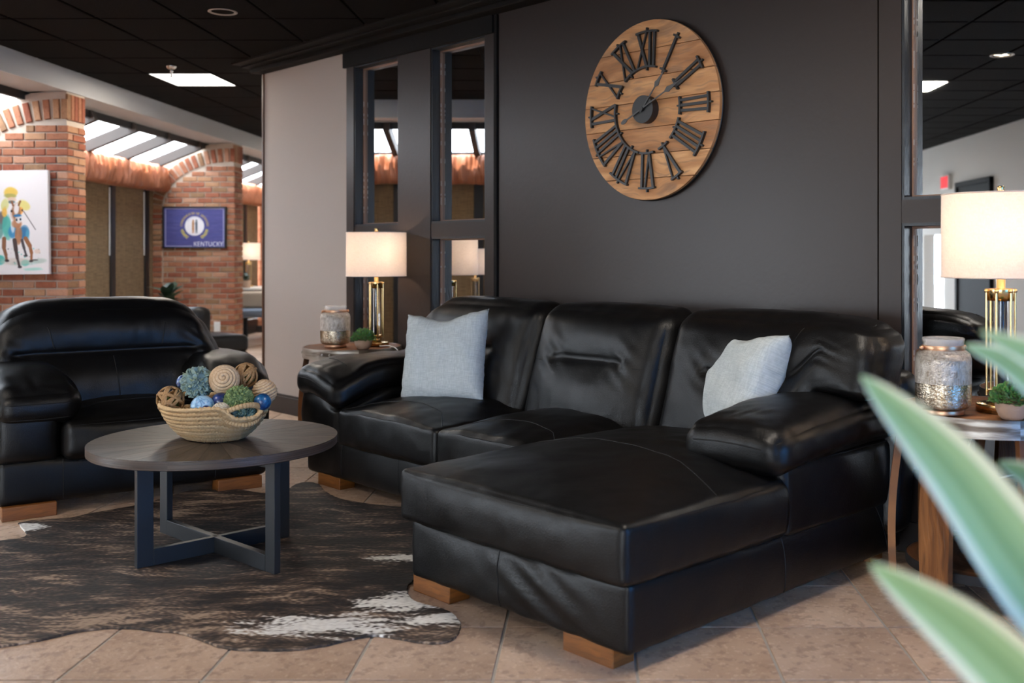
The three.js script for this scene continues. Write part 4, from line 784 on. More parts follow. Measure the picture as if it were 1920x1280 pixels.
// ------------------------------------------------------------------ lamps, end tables and what stands on them
const crystal = phys({ color: 0xffffff, roughness: 0.02, transmission: 1, thickness: 0.02, ior: 1.5 });
const darkCore = std({ color: new THREE.Color().setRGB(0.03, 0.033, 0.045), roughness: 0.15, metalness: 0.4 });
function tableLamp(label, pos, k, power, turn = 0, group = 'brass and glass table lamps') {
  const g = thing('table_lamp', label, 'lamp', pos, turn, group);
  const L = (pts, seg = 40) => lathe(pts.map(([x, y]) => [x * k, y * k]), seg);
  part('foot', L([[0, 0], [0.078, 0], [0.078, 0.022], [0.074, 0.026], [0.034, 0.028], [0.034, 0.060], [0.044, 0.062], [0.044, 0.072], [0, 0.072]]), brass, g);
  part('glass_column', L([[0, 0.072], [0.022, 0.072], [0.022, 0.365], [0, 0.365]], 24), crystal, g);
  part('core', L([[0, 0.07], [0.008, 0.07], [0.008, 0.366], [0, 0.366]], 12), darkCore, g);
  for (let i = 0; i < 6; i++) { const a = i / 6 * Math.PI * 2 + 0.35, q = cyl(0.0042 * k, 0.0042 * k, 0.34 * k, 10, 0.052 * k); q.translate(0.045 * k * Math.cos(a), 0, 0.045 * k * Math.sin(a)); const m = part('rod', q, brass, g); const b = new THREE.SphereGeometry(0.0075 * k, 12, 8); b.translate(0.045 * k * Math.cos(a), 0.394 * k, 0.045 * k * Math.sin(a)); part('rod_cap', b, brass, m); }
  part('collar', L([[0, 0.362], [0.041, 0.362], [0.041, 0.398], [0.038, 0.402], [0.014, 0.402], [0.014, 0.437], [0.011, 0.44], [0, 0.44]]), brass, g);
  part('stem', L([[0, 0.44], [0.005, 0.44], [0.005, 0.712], [0.012, 0.712], [0.012, 0.734], [0.009, 0.738], [0, 0.738]], 16), brass, g);
  const s = part('shade', L([[0.187, 0.437], [0.186, 0.71]], 72), shadeMat, g);
  part('shade_ring', new THREE.TorusGeometry(0.1865 * k, 0.0022 * k, 6, 72).rotateX(Math.PI / 2).translate(0, 0.438 * k, 0), shadeMat, s);
  part('shade_ring', new THREE.TorusGeometry(0.1855 * k, 0.0022 * k, 6, 72).rotateX(Math.PI / 2).translate(0, 0.71 * k, 0), shadeMat, s);
  const spider = []; for (let i = 0; i < 3; i++) { const a = i / 3 * Math.PI * 2; spider.push(rod(v3(0, 0.705 * k, 0), v3(0.185 * k * Math.cos(a), 0.705 * k, 0.185 * k * Math.sin(a)), 0.0018, 6)); }
  part('spider', merge(spider), brass, s);
  part('bulb', new THREE.SphereGeometry(0.034 * k, 20, 14).translate(0, 0.59 * k, 0.04 * k), bulbGlow, g);
  const l = new THREE.PointLight(new THREE.Color().setRGB(1.0, 0.76, 0.52), power, 0, 2); l.position.copy(g.position).add(v3(0, 0.59 * k, 0.04 * k).applyAxisAngle(v3(0, 1, 0), turn)); l.castShadow = true; l.shadow.radius = 1.5; scene.add(l);
  return g;
}
const mercury = (() => {
  const col = tex(512, 512, (u, v) => { const a = fbm(u, v, 12, 16, 5, 500), b = Math.abs(fbm(u, v, 14, 9, 3, 505) - 0.5) * 2; return mixc(mixc([150, 140, 128], [226, 220, 212], a * 1.2), [120, 92, 60], smooth(0.35, 0.6, b) * 0.4); });
  const bump = tex(512, 512, (u, v) => 255 * (0.6 * Math.abs(fbm(u, v, 10, 30, 4, 510) - 0.5) * 2 + 0.4 * fbm(u, v, 30, 50, 3, 515)), { srgb: false });
  return {
    low: phys({ map: rep(col, 5, 1), color: new THREE.Color().setRGB(1, 0.93, 0.80), metalness: 0.92, roughness: 0.2, bumpMap: rep(bump, 4, 1), bumpScale: 0.003 }),
    high: phys({ map: rep(col, 6, 1), metalness: 0.6, roughness: 0.28, transmission: 0.1, thickness: 0, bumpMap: rep(bump, 7, 2), bumpScale: 0.004 }),
    clear: phys({ color: new THREE.Color().setRGB(0.9, 0.9, 0.9), roughness: 0.2, transmission: 0.75, thickness: 0, bumpMap: rep(bump, 3, 1), bumpScale: 0.003 }),
  };
})();
function jar(label, pos, turn) {
  const g = thing('mercury_glass_jar', label, 'jar', pos, turn, 'mercury glass jars on the end tables');
  part('foot', lathe([[0, 0], [0.066, 0], [0.068, 0.003], [0.068, 0.014], [0.064, 0.018], [0, 0.018]], 48), copper, g);
  part('lower_body', lathe([[0, 0.018], [0.058, 0.018], [0.080, 0.022], [0.0895, 0.034], [0.091, 0.06], [0.091, 0.105]], 64), mercury.low, g);
  part('upper_body', lathe([[0.091, 0.105], [0.091, 0.185], [0.086, 0.204], [0.074, 0.214], [0.067, 0.217]], 64), mercury.high, g);
  part('collar', lathe([[0.066, 0.214], [0.0695, 0.215], [0.0695, 0.230], [0.066, 0.231]], 48), copper, g);
  part('mouth', lathe([[0.0655, 0.229], [0.067, 0.24], [0.069, 0.252], [0.067, 0.256], [0.063, 0.25], [0.062, 0.232]], 48), mercury.clear, g);
  for (const e of [-1, 1]) part('knob', new THREE.SphereGeometry(0.0085, 14, 10).translate(e * 0.077, 0.222, 0), copper, g);
  const pts = []; for (let i = 0; i <= 20; i++) { const a = i / 20 * Math.PI; pts.push(v3(0.080 * Math.cos(a), 0.222 - 0.040 * Math.sin(a), -0.108 * Math.sin(a))); }
  part('bail', tube(pts, 0.0022, 60, 6), copper, g);
}
const clayPot = std({ color: new THREE.Color().setRGB(0.44, 0.29, 0.21), roughness: 0.8, bumpMap: rep(grit, 3, 3), bumpScale: 0.001 });
function tuftPlant(label, pos, k, seed) {
  const g = thing('potted_plant', label, 'plant', pos, 0, 'little round green plants');
  part('pot', lathe([[0, 0], [0.03 * k, 0], [0.042 * k, 0.012 * k], [0.052 * k, 0.035 * k], [0.054 * k, 0.055 * k], [0.050 * k, 0.055 * k], [0.047 * k, 0.04 * k], [0, 0.04 * k]], 36), clayPot, g);
  const q = rng(seed), leaf = new THREE.SphereGeometry(1, 5, 4); leaf.scale(0.5, 0.14, 1);
  const n = 900, im = new THREE.InstancedMesh(leaf, std({ color: 0xffffff, roughness: 0.7 }), n), m4 = new THREE.Matrix4(), e = new THREE.Quaternion(), up = v3(0, 0, 1);
  for (let i = 0; i < n; i++) { const a = q() * 6.283, c = Math.pow(q(), 0.8) * 1.1 - 0.1, s = Math.sqrt(Math.max(0, 1 - c * c)), dir = v3(s * Math.cos(a), c, s * Math.sin(a)), rr = 0.062 * k * (0.55 + 0.45 * Math.sqrt(q())) * (1 + 0.15 * n3(dir.x * 3 + seed, dir.y * 3, dir.z * 3)); e.setFromUnitVectors(up, dir.clone().add(v3(q() - 0.5, q() - 0.3, q() - 0.5)).normalize()); const z = 0.0085 * k * (0.7 + 0.6 * q()); m4.compose(v3(dir.x * rr * 1.15, 0.058 * k + dir.y * rr, dir.z * rr * 1.15), e, v3(z, z, z)); im.setMatrixAt(i, m4); im.setColorAt(i, new THREE.Color().setRGB(0.045 + 0.06 * q(), 0.12 + 0.12 * q(), 0.03 + 0.035 * q())); }
  im.name = 'foliage'; im.userData.kind = 'stuff'; g.add(im);
}
function barrelTable(label, pos, H, legAngles, turn) {
  const g = thing('barrel_end_table', label, 'end table', pos, turn, 'barrel end tables beside the sofa'), RT = 0.30;
  for (let k = -4; k < 4; k++) {   // planks of the top
    const y0 = k * 0.076 + 0.001, y1 = (k + 1) * 0.076 - 0.001, half = (y) => Math.sqrt(Math.max(0.0004, (RT - 0.003) ** 2 - y * y)), pts = [];
    for (let i = 0; i <= 10; i++) { const y = lerp(y0, y1, i / 10); if (Math.abs(y) < RT - 0.004) pts.push(new THREE.Vector2(half(y), y)); }
    for (let i = 10; i >= 0; i--) { const y = lerp(y0, y1, i / 10); if (Math.abs(y) < RT - 0.004) pts.push(new THREE.Vector2(-half(y), y)); }
    const q = new THREE.ExtrudeGeometry(new THREE.Shape(pts), { depth: 0.03, bevelEnabled: false }), uv = q.attributes.uv; for (let i = 0; i < uv.count; i++) uv.setXY(i, uv.getX(i) + k * 0.4, uv.getY(i) + k * 0.13);
    q.rotateX(-Math.PI / 2); part('plank', q, oak, g, [0, H - 0.03, 0]);
  }
  part('hoop', lathe([[RT - 0.002, H - 0.062], [RT + 0.004, H - 0.062], [RT + 0.002, H + 0.001], [RT - 0.002, H + 0.001], [RT - 0.002, H - 0.062]], 96), bandMetal, g);
  const prof = (f) => RT - 0.016 + 0.022 * Math.sin(f * Math.PI) + 0.034 * (1 - f);   // barrel belly
  legAngles.forEach((a, i) => {
    const w = 0.112, pos = [], idx = [], uv = [], n = 16, y1 = H - 0.03;
    for (let j = 0; j <= n; j++) { const f = j / n, y = f * y1, ro = prof(f), ri = ro - 0.026; for (const [r, s] of [[ro, -1], [ro, 1], [ri, 1], [ri, -1]]) { pos.push(r, y, s * w / 2 * (0.9 + 0.1 * Math.sin(f * Math.PI))); uv.push(y, s * w / 2 + i * 0.3); } }
    for (let j = 0; j < n; j++) for (let k = 0; k < 4; k++) { const A = j * 4 + k, B = j * 4 + (k + 1) % 4; idx.push(A, A + 4, B, B, A + 4, B + 4); }
    idx.push(0, 1, 2, 0, 2, 3, n * 4, n * 4 + 2, n * 4 + 1, n * 4, n * 4 + 3, n * 4 + 2);
    let q = new THREE.BufferGeometry(); q.setAttribute('position', new THREE.Float32BufferAttribute(pos, 3)); q.setAttribute('uv', new THREE.Float32BufferAttribute(uv, 2)); q.setIndex(idx); q = q.toNonIndexed(); q.computeVertexNormals();
    const m = part('stave_leg', q, oak, g); m.rotation.y = a;
    for (const e of [-1, 1]) { const b = new THREE.SphereGeometry(0.009, 12, 8); b.scale(0.5, 1, 1); b.translate(RT + 0.004, H - 0.03, e * 0.025); part('rivet', b, bandMetal, m); }
  });
  part('shelf', lathe([[0, 0.10], [0.262, 0.10], [0.262, 0.125], [0, 0.125]], 64), oakDark, g);
  part('shelf_hoop', lathe([[0.262, 0.097], [0.266, 0.097], [0.266, 0.128], [0.262, 0.128], [0.262, 0.097]], 64), charred, g);
}
const EL_ = v3(-1.497, 0, -6.43), ER = v3(1.385, 0, -3.605);
barrelTable('round barrel stave end table at the far sofa end', EL_, 0.612, [170, 232, 290, 350, 110].map(a => a * Math.PI / 180), 0.35);
barrelTable('round barrel stave end table behind the foreground plant', ER, 0.65, [197, 140, 80, 20, 255].map(a => -a * Math.PI / 180), 0);
tableLamp('brass table lamp with white drum shade at the far sofa end', [-1.345, 0.614, -6.42], 1.0, LAMP, 0.2);
tableLamp('brass table lamp with white drum shade at the right edge', [1.405, 0.652, -3.51], 1.045, LAMP, 0.2);
jar('silvered glass jar with a copper collar on the far end table', [-1.585, 0.614, -6.35], 0.45);
jar('silvered glass jar with a copper collar on the near end table', [1.19, 0.652, -3.46], 0.15);
tuftPlant('little green plant in a clay bowl before the far lamp', [-1.378, 0.614, -6.20], 1, 4);
tuftPlant('little green plant in a clay bowl before the near lamp', [1.372, 0.652, -3.335], 1, 9);
solo('lamp_cord', tube([[-1.31, 0.620, -6.35], [-1.24, 0.622, -6.32], [-1.185, 0.60, -6.28], [-1.165, 0.50, -6.30], [-1.15, 0.3, -6.33], [-1.15, 0.02, -6.38]], 0.003, 60, 6), plasticWhite, 'white lamp cord hanging from the far end table', 'cord');
solo('lamp_cord', tube([[1.36, 0.60, -3.62], [1.33, 0.52, -3.6], [1.31, 0.44, -3.58], [1.38, 0.41, -3.56], [1.47, 0.425, -3.55]], 0.003, 60, 6), plasticWhite, 'white lamp cord hanging under the near end table', 'cord');

// ------------------------------------------------------------------ pictures on the brick pillars
{
  const cv = document.createElement('canvas'); cv.width = 480; cv.height = 640; const c = cv.getContext('2d'), q = rng(77);
  c.fillStyle = '#e6ddd9'; c.fillRect(0, 0, 480, 640);
  const wash = (x, y, rx, ry, col, a, rot = 0, n = 7) => { c.fillStyle = col; for (let i = 0; i < n; i++) { c.globalAlpha = a / n * 2; c.beginPath(); c.ellipse(x + (q() - 0.5) * rx * 0.35, y + (q() - 0.5) * ry * 0.35, rx * (0.75 + 0.4 * q()), ry * (0.75 + 0.4 * q()), rot + (q() - 0.5) * 0.3, 0, 7); c.fill(); } c.globalAlpha = 1; };
  const limb = (pts, w0, w1, col, a = 0.85) => { c.strokeStyle = col; c.lineCap = 'round'; c.globalAlpha = a; for (let i = 0; i < pts.length - 1; i++) { c.lineWidth = lerp(w0, w1, i / (pts.length - 1)); c.beginPath(); c.moveTo(...pts[i]); c.lineTo(...pts[i + 1]); c.stroke(); } c.globalAlpha = 1; };
  // ground and splashes
  wash(330, 572, 90, 16, '#9dc4b6', 0.4); wash(182, 552, 34, 30, '#3fb9a8', 0.75); wash(337, 572, 24, 20, '#4fc0ac', 0.7); wash(420, 560, 46, 16, '#aab8ac', 0.5); wash(280, 560, 100, 22, '#cdb7a8', 0.4); wash(390, 610, 60, 8, '#8ccab8', 0.5); wash(412, 500, 18, 14, '#e0bd9c', 0.4); wash(395, 553, 22, 5, '#4a4240', 0.6);
  // hindquarters, body, chest
  wash(192, 312, 34, 52, '#6a5c58', 0.95, 0.1); wash(184, 372, 18, 46, '#5f8f8a', 0.8); wash(226, 350, 30, 66, '#4fae9c', 1.0); wash(262, 378, 26, 44, '#3b87b4', 1.0); wash(330, 386, 30, 44, '#2d6f9c', 1.0); wash(296, 392, 22, 56, '#a56f4c', 1.0); wash(262, 350, 10, 34, '#dfe2e0', 0.7); wash(352, 400, 12, 34, '#5aa7c0', 0.6);
  // legs
  limb([[208, 420], [206, 476], [218, 520], [222, 552]], 26, 12, '#8a5d42', 1); limb([[272, 430], [280, 490], [288, 540], [300, 592]], 26, 10, '#4f3f3c', 1); limb([[340, 420], [366, 466], [376, 510], [374, 556]], 26, 10, '#9a6441', 1); limb([[318, 430], [330, 480], [342, 520]], 18, 9, '#50484a', 1);
  for (const [x, y] of [[224, 556], [302, 596], [374, 560], [340, 526]]) wash(x, y, 13, 8, '#3c3230', 1);
  // rider: sleeves, breast, cap, face, then the horse's head before him
  wash(214, 210, 24, 40, '#d6cf86', 1, 0.3); wash(212, 256, 15, 30, '#eab04c', 0.95); wash(328, 214, 38, 26, '#e0cd76', 1, 0.6); wash(312, 250, 14, 22, '#ee9c44', 0.9);
  wash(254, 136, 40, 33, '#dfb548', 1); wash(252, 156, 38, 14, '#a9a25a', 0.9); wash(256, 176, 26, 15, '#d9b79d', 1); wash(256, 194, 20, 9, '#5f6a66', 0.9);
  wash(282, 262, 28, 56, '#9b6845', 1); wash(288, 330, 30, 26, '#b0704a', 0.9); wash(286, 236, 15, 32, '#e6dfda', 1); wash(298, 300, 21, 24, '#e0dad8', 1); wash(292, 278, 24, 9, '#2b6a9c', 1); wash(286, 304, 6, 8, '#2c2a30', 1); wash(310, 302, 6, 8, '#2c2a30', 1); wash(256, 250, 7, 8, '#352824', 1); wash(322, 246, 5, 7, '#352824', 1); limb([[266, 216], [258, 192]], 12, 5, '#8a5b3e', 1); limb([[300, 214], [310, 190]], 12, 5, '#8a5b3e', 1);
  limb([[330, 252], [402, 366]], 5, 3, '#5a4a44', 0.95);
  for (let i = 0; i < 24; i++) wash(170 + q() * 260, 470 + q() * 120, 1 + q() * 4, 1 + q() * 3, ['#4a4444', '#8f7a6c', '#4db6a6'][i % 3], 0.6, 0, 2);
  const art = new THREE.CanvasTexture(cv); art.colorSpace = THREE.SRGBColorSpace;
  const p = thing('canvas_painting', 'white canvas painting of a jockey galloping on a brown horse', 'painting', [-4.52, 1.03, -7.965]);
  part('stretcher', rbx(-0.305, 0.305, 0, 0.81, -0.036, 0.0, 0.003), std({ color: new THREE.Color().setRGB(0.72, 0.69, 0.69), roughness: 0.9 }), p);
  part('painted_face', new THREE.PlaneGeometry(0.606, 0.806).translate(0, 0.405, 0.0012), std({ map: art, roughness: 0.9, bumpMap: rep(linenBump, 3, 4), bumpScale: 0.0004 }), p);
  p.rotation.z = 0.012;
}
{
  const cv = document.createElement('canvas'); cv.width = 900; cv.height = 600; const c = cv.getContext('2d'), q = rng(31);
  c.fillStyle = '#45437f'; c.fillRect(0, 0, 900, 600);
  for (let i = 0; i < 700; i++) { c.globalAlpha = 0.10 + 0.14 * q(); c.fillStyle = ['#34326a', '#5c5a98', '#3f4f95', '#2c2f72', '#7a7aa8', '#4a4a86'][Math.floor(q() * 6)]; c.fillRect(q() * 900 - 60, q() * 600, 30 + q() * 190, 2 + q() * 13); }
  c.globalAlpha = 0.35; c.fillStyle = '#232450'; for (let k = 1; k < 5; k++) c.fillRect(0, k * 120 - 1, 900, 3);
  c.globalAlpha = 0.75; c.strokeStyle = '#b9b6cf'; c.lineWidth = 13; c.strokeRect(22, 22, 856, 556);
  c.globalAlpha = 1; c.fillStyle = '#e3dcdf'; c.beginPath(); c.arc(450, 280, 142, 0, 7); c.fill();
  c.strokeStyle = '#8d86a8'; c.lineWidth = 3; c.beginPath(); c.arc(450, 280, 122, 3.7, 5.7); c.stroke(); c.beginPath(); c.arc(450, 280, 122, 0.8, 2.3); c.stroke();
  // two figures shaking hands
  c.fillStyle = '#b07a4a'; c.fillRect(412, 215, 34, 130); c.beginPath(); c.arc(430, 200, 15, 0, 7); c.fill(); c.fillRect(414, 340, 13, 46); c.fillRect(432, 340, 13, 46);
  c.fillStyle = '#4a5260'; c.fillRect(462, 212, 32, 134); c.beginPath(); c.arc(478, 196, 14, 0, 7); c.fill(); c.fillRect(464, 340, 12, 46); c.fillRect(481, 340, 12, 46); c.fillRect(440, 238, 30, 10);
  c.fillStyle = '#b89d55'; c.font = 'bold 44px serif'; c.textAlign = 'center';
  const words = 'COMMONWEALTH OF KENTUCKY';
  [...words].forEach((ch, i) => { const a = Math.PI * (1.0 + 1.0 * (i + 0.5) / words.length); c.save(); c.translate(450 + 190 * Math.cos(a), 285 + 190 * Math.sin(a)); c.rotate(a + Math.PI / 2); c.fillText(ch, 0, 10); c.restore(); });
  for (const e of [-1, 1]) for (let k = 0; k < 26; k++) { const a = Math.PI / 2 + e * (0.55 + 0.8 * k / 26), rr = 178 + 38 * ((k * 7) % 5) / 5; c.save(); c.translate(450 + rr * Math.cos(a), 285 + rr * Math.sin(a)); c.rotate(a + k); c.fillStyle = ['#b89d55', '#8e9a6a', '#d0b35c'][k % 3]; c.beginPath(); c.ellipse(0, 0, 16, 6, 0, 0, 7); c.fill(); c.restore(); }
  c.fillStyle = '#45437f'; c.fillRect(418, 508, 456, 80); c.fillStyle = '#dcd8e6'; c.font = '92px sans-serif'; c.textAlign = 'right'; c.fillText('KENTUCKY', 872, 578, 452);
  const art = new THREE.CanvasTexture(cv); art.colorSpace = THREE.SRGBColorSpace;
  const p = thing('framed_sign', 'blue framed sign reading Kentucky on the brick pillar', 'sign', [-4.555, 1.255, -11.755]);
  part('board', bx(-0.35, 0.35, 0.01, 0.47, -0.03, -0.012), std({ color: new THREE.Color().setRGB(0.06, 0.055, 0.2), roughness: 0.8 }), p);
  part('printed_face', new THREE.PlaneGeometry(0.70, 0.465).translate(0, 0.24, -0.011), std({ map: art, roughness: 0.7 }), p);
  for (const [a, b, d, e] of [[-0.365, 0.365, 0, 0.014], [-0.365, 0.365, 0.466, 0.48], [-0.365, -0.35, 0.014, 0.466], [0.35, 0.365, 0.014, 0.466]]) part('frame_bar', rbx(a, b, d, e, -0.034, 0.004, 0.002, 1), blackMetal, p);
}
{
  const o = thing('wall_outlet', 'small white outlet plate low on the sign pillar', 'outlet', [-4.30, 0.295, -11.775]);
  part('plate', rbx(-0.036, 0.036, 0, 0.116, -0.014, 0.0, 0.003), plasticWhite, o);
  for (const y of [0.028, 0.07]) part('socket', rbx(-0.016, 0.016, y, y + 0.024, -0.001, 0.0015, 0.001, 1), plasticWhite, o);
}
// ------------------------------------------------------------------ ceiling fittings
{
  const s = thing('sprinkler_head', 'small chrome sprinkler head hanging under the black ceiling', 'sprinkler', [-3.2, CEIL, -7.81]), chrome = std({ color: new THREE.Color().setRGB(0.6, 0.58, 0.55), metalness: 1, roughness: 0.25 });
  part('cup', lathe([[0, 0], [0.042, 0], [0.036, -0.014], [0.026, -0.03], [0, -0.03]].reverse(), 28), chrome, s);
  part('body', lathe([[0, -0.03], [0.012, -0.03], [0.012, -0.05], [0.005, -0.055], [0.005, -0.085], [0.012, -0.088], [0.012, -0.09], [0, -0.09]].reverse(), 16), chrome, s);
}
for (const [x, d, on, label] of [[-2.19, 6.09, 0, 'round recessed ceiling downlight near the top edge'], [-1.94, 2.5, 1, 'lit recessed downlight mirrored in the right window']]) {
  const s = thing('recessed_downlight', label, 'light', [x, CEIL, -d]);
  part('trim_ring', lathe([[0.062, 0.012], [0.066, -0.002], [0.078, -0.006], [0.084, -0.003], [0.084, 0.002]], 40), std({ color: new THREE.Color().setRGB(0.38, 0.34, 0.30), roughness: 0.35, metalness: 0.6 }), s);
  part('lamp_face', lathe([[0, 0.0], [0.05, 0.001], [0.062, 0.004]], 32), std({ color: new THREE.Color().setRGB(0.75, 0.75, 0.75), emissive: new THREE.Color().setRGB(1, 0.85, 0.62), emissiveIntensity: on ? 4 : 0.10, roughness: 0.4 }), s);
  if (on) { const l = new THREE.SpotLight(new THREE.Color().setRGB(1, 0.82, 0.6), 1.2, 0, 0.7, 0.6, 2); l.position.set(x, CEIL - 0.03, -d); l.target.position.set(x, 0, -d); l.castShadow = true; scene.add(l, l.target); }
}
// ------------------------------------------------------------------ sunroom furniture behind the armchair
{
  const leafGeo = (L, Wd, bend) => { const n = 10, m = 4, pos = [], idx = [], uv = []; for (let i = 0; i <= n; i++) for (let j = 0; j <= m; j++) { const f = i / n, w = Wd * Math.pow(Math.sin(Math.PI * Math.min(1, 0.05 + f * 0.95)), 0.7) * (1 - 0.2 * f), u = j / m * 2 - 1; pos.push(u * w, L * f * (1 - 0.15 * bend * f) , -bend * L * f * f * 0.6 + 0.16 * w * (1 - u * u) * -1 + 0.01 * Math.sin(f * 14 + u * 2) * L); uv.push(u, f); if (i < n && j < m) { const a = i * (m + 1) + j; idx.push(a, a + 1, a + m + 1, a + 1, a + m + 2, a + m + 1); } } const g = new THREE.BufferGeometry(); g.setAttribute('position', new THREE.Float32BufferAttribute(pos, 3)); g.setAttribute('uv', new THREE.Float32BufferAttribute(uv, 2)); g.setIndex(idx); g.computeVertexNormals(); return g; };
  const green = [[0.02, 0.045, 0.02], [0.03, 0.065, 0.026], [0.015, 0.035, 0.018]].map(c => phys({ color: new THREE.Color().setRGB(...c), roughness: 0.4, transmission: 0.15, thickness: 0 }));
  const leaves = [leafGeo(0.26, 0.075, 0.6), leafGeo(0.22, 0.065, 0.9), leafGeo(0.19, 0.06, 0.3)];
  const plant = (label, pos, H, n, k, seed, name) => {
    const g = thing(name, label, 'plant', pos), q = rng(seed);
    part('pot', lathe([[0, 0], [0.10 * k, 0], [0.13 * k, 0.02 * k], [0.15 * k, 0.24 * k], [0.14 * k, 0.24 * k], [0.135 * k, 0.21 * k], [0, 0.21 * k]], 32), clayPot, g);
    part('stem', tube([[0, 0.2 * k, 0], [0.01, H * 0.6, 0.01], [0, H, 0]], 0.010 * k, 30, 8), green[2], g);
    for (let i = 0; i < n; i++) { const f = 0.55 + 0.45 * i / n, m = part('leaf', leaves[i % 3], green[i % 3], g, [0, H * f, 0]); m.rotation.order = 'YXZ'; m.rotation.set(-(0.35 + 0.75 * q()), i * 2.4, 0); m.scale.setScalar(k * (0.8 + 0.4 * q())); }
  };
  plant('dark broad leaved plant standing behind the armchair', [-4.50, 0, -10.9], 0.80, 22, 1.0, 12, 'leafy_plant');
  plant('small leafy plant in a clay pot on the far desk', [-4.68, 0.73, -13.9], 0.16, 12, 0.42, 15, 'desk_plant');
  // desk and lamp in the far bay
  const d = thing('writing_desk', 'dark desk with a pale top beyond the sign pillar', 'desk', [-4.62, 0, -14.2]);
  part('desk_top', rbx(-0.38, 0.50, 0.70, 0.73, -0.55, 0.55, 0.004), std({ color: new THREE.Color().setRGB(0.55, 0.52, 0.48), roughness: 0.4 }), d);
  part('apron', rbx(-0.35, 0.46, 0.56, 0.70, -0.5, 0.5, 0.004), oakDark, d);
  for (const [x, z] of [[-0.32, -0.46], [0.43, -0.46], [-0.32, 0.46], [0.43, 0.46]]) part('leg', rbx(x - 0.025, x + 0.025, 0, 0.56, z - 0.025, z + 0.025, 0.003, 1), charred, d);
  const ch = thing('upholstered_chair', 'blue grey upholstered chair with thin legs before the far desk', 'chair', [-4.28, 0, -13.25], 0.3), slate = std({ color: new THREE.Color().setRGB(0.12, 0.15, 0.20), roughness: 0.9 });
  part('seat', rbx(-0.27, 0.27, 0.38, 0.48, -0.27, 0.27, 0.04, 4), slate, ch);
  part('backrest', rbx(-0.27, 0.27, 0.48, 0.70, -0.27, -0.17, 0.04, 4), std({ color: new THREE.Color().setRGB(0.42, 0.33, 0.25), roughness: 0.9 }), ch);
  for (const e of [-1, 1]) part('armrest', tube([[e * 0.29, 0.36, 0.25], [e * 0.29, 0.62, 0.25], [e * 0.29, 0.66, 0.18], [e * 0.29, 0.68, -0.2], [e * 0.29, 0.40, -0.27]], 0.014, 40, 8), slate, ch);
  for (const [x, z] of [[-0.27, 0.25], [0.27, 0.25], [-0.27, -0.25], [0.27, -0.25]]) part('leg', rod(v3(x, 0, z), v3(x * 0.96, 0.40, z * 0.96), 0.012, 8), slate, ch);
  // low black tub chair half hidden behind the armchair
  const tc = thing('tub_chair', 'low black leather chair half hidden behind the armchair', 'chair', [-3.60, 0, -9.6], 2.4);
  part('back', softBox(0.62, 0.42, 0.16, { r: 0.07, n: [30, 20, 10], wr: 0.006, def: (p) => { p.z += 1.0 * p.x * p.x; } }).geo, leather, tc, [0, 0.50, -0.26]);
  part('seat', softBox(0.54, 0.16, 0.52, { r: 0.05, bulge: [0, 0.02, 0.01], n: [24, 10, 24] }).geo, leather, tc, [0, 0.35, 0.03]);
  part('base', softBox(0.58, 0.22, 0.56, { r: 0.04, n: [24, 10, 24] }).geo, leather, tc, [0, 0.17, 0]);
  for (const [x, z] of [[-0.24, -0.22], [0.24, -0.22], [-0.24, 0.22], [0.24, 0.22]]) part('foot', rbx(x - 0.03, x + 0.03, 0, 0.07, z - 0.03, z + 0.03, 0.003, 1), charred, tc);
  // small table and lamp in the bay left of the frame: the narrow windows mirror the lamp
  const st = thing('side_table', 'small dark side table left of the jockey painting, seen in the windows', 'side table', [-4.6, 0, -6.62]);
  part('table_top', lathe([[0, 0.56], [0.24, 0.56], [0.245, 0.57], [0.24, 0.585], [0, 0.585]], 40), oakDark, st);
  part('column', cyl(0.03, 0.03, 0.54, 20, 0.02), charred, st); part('foot', lathe([[0, 0], [0.17, 0], [0.17, 0.015], [0.03, 0.03], [0, 0.03]], 32), charred, st);
}
tableLamp('lamp with white drum shade glowing beyond the sign pillar', [-4.80, 0.732, -14.35], 0.86, LAMP * 0.6, 0.2);
tableLamp('brass lamp with white drum shade mirrored above the sofa back', [-4.6, 0.587, -6.62], 0.92, LAMP * 0.6, 0.2);

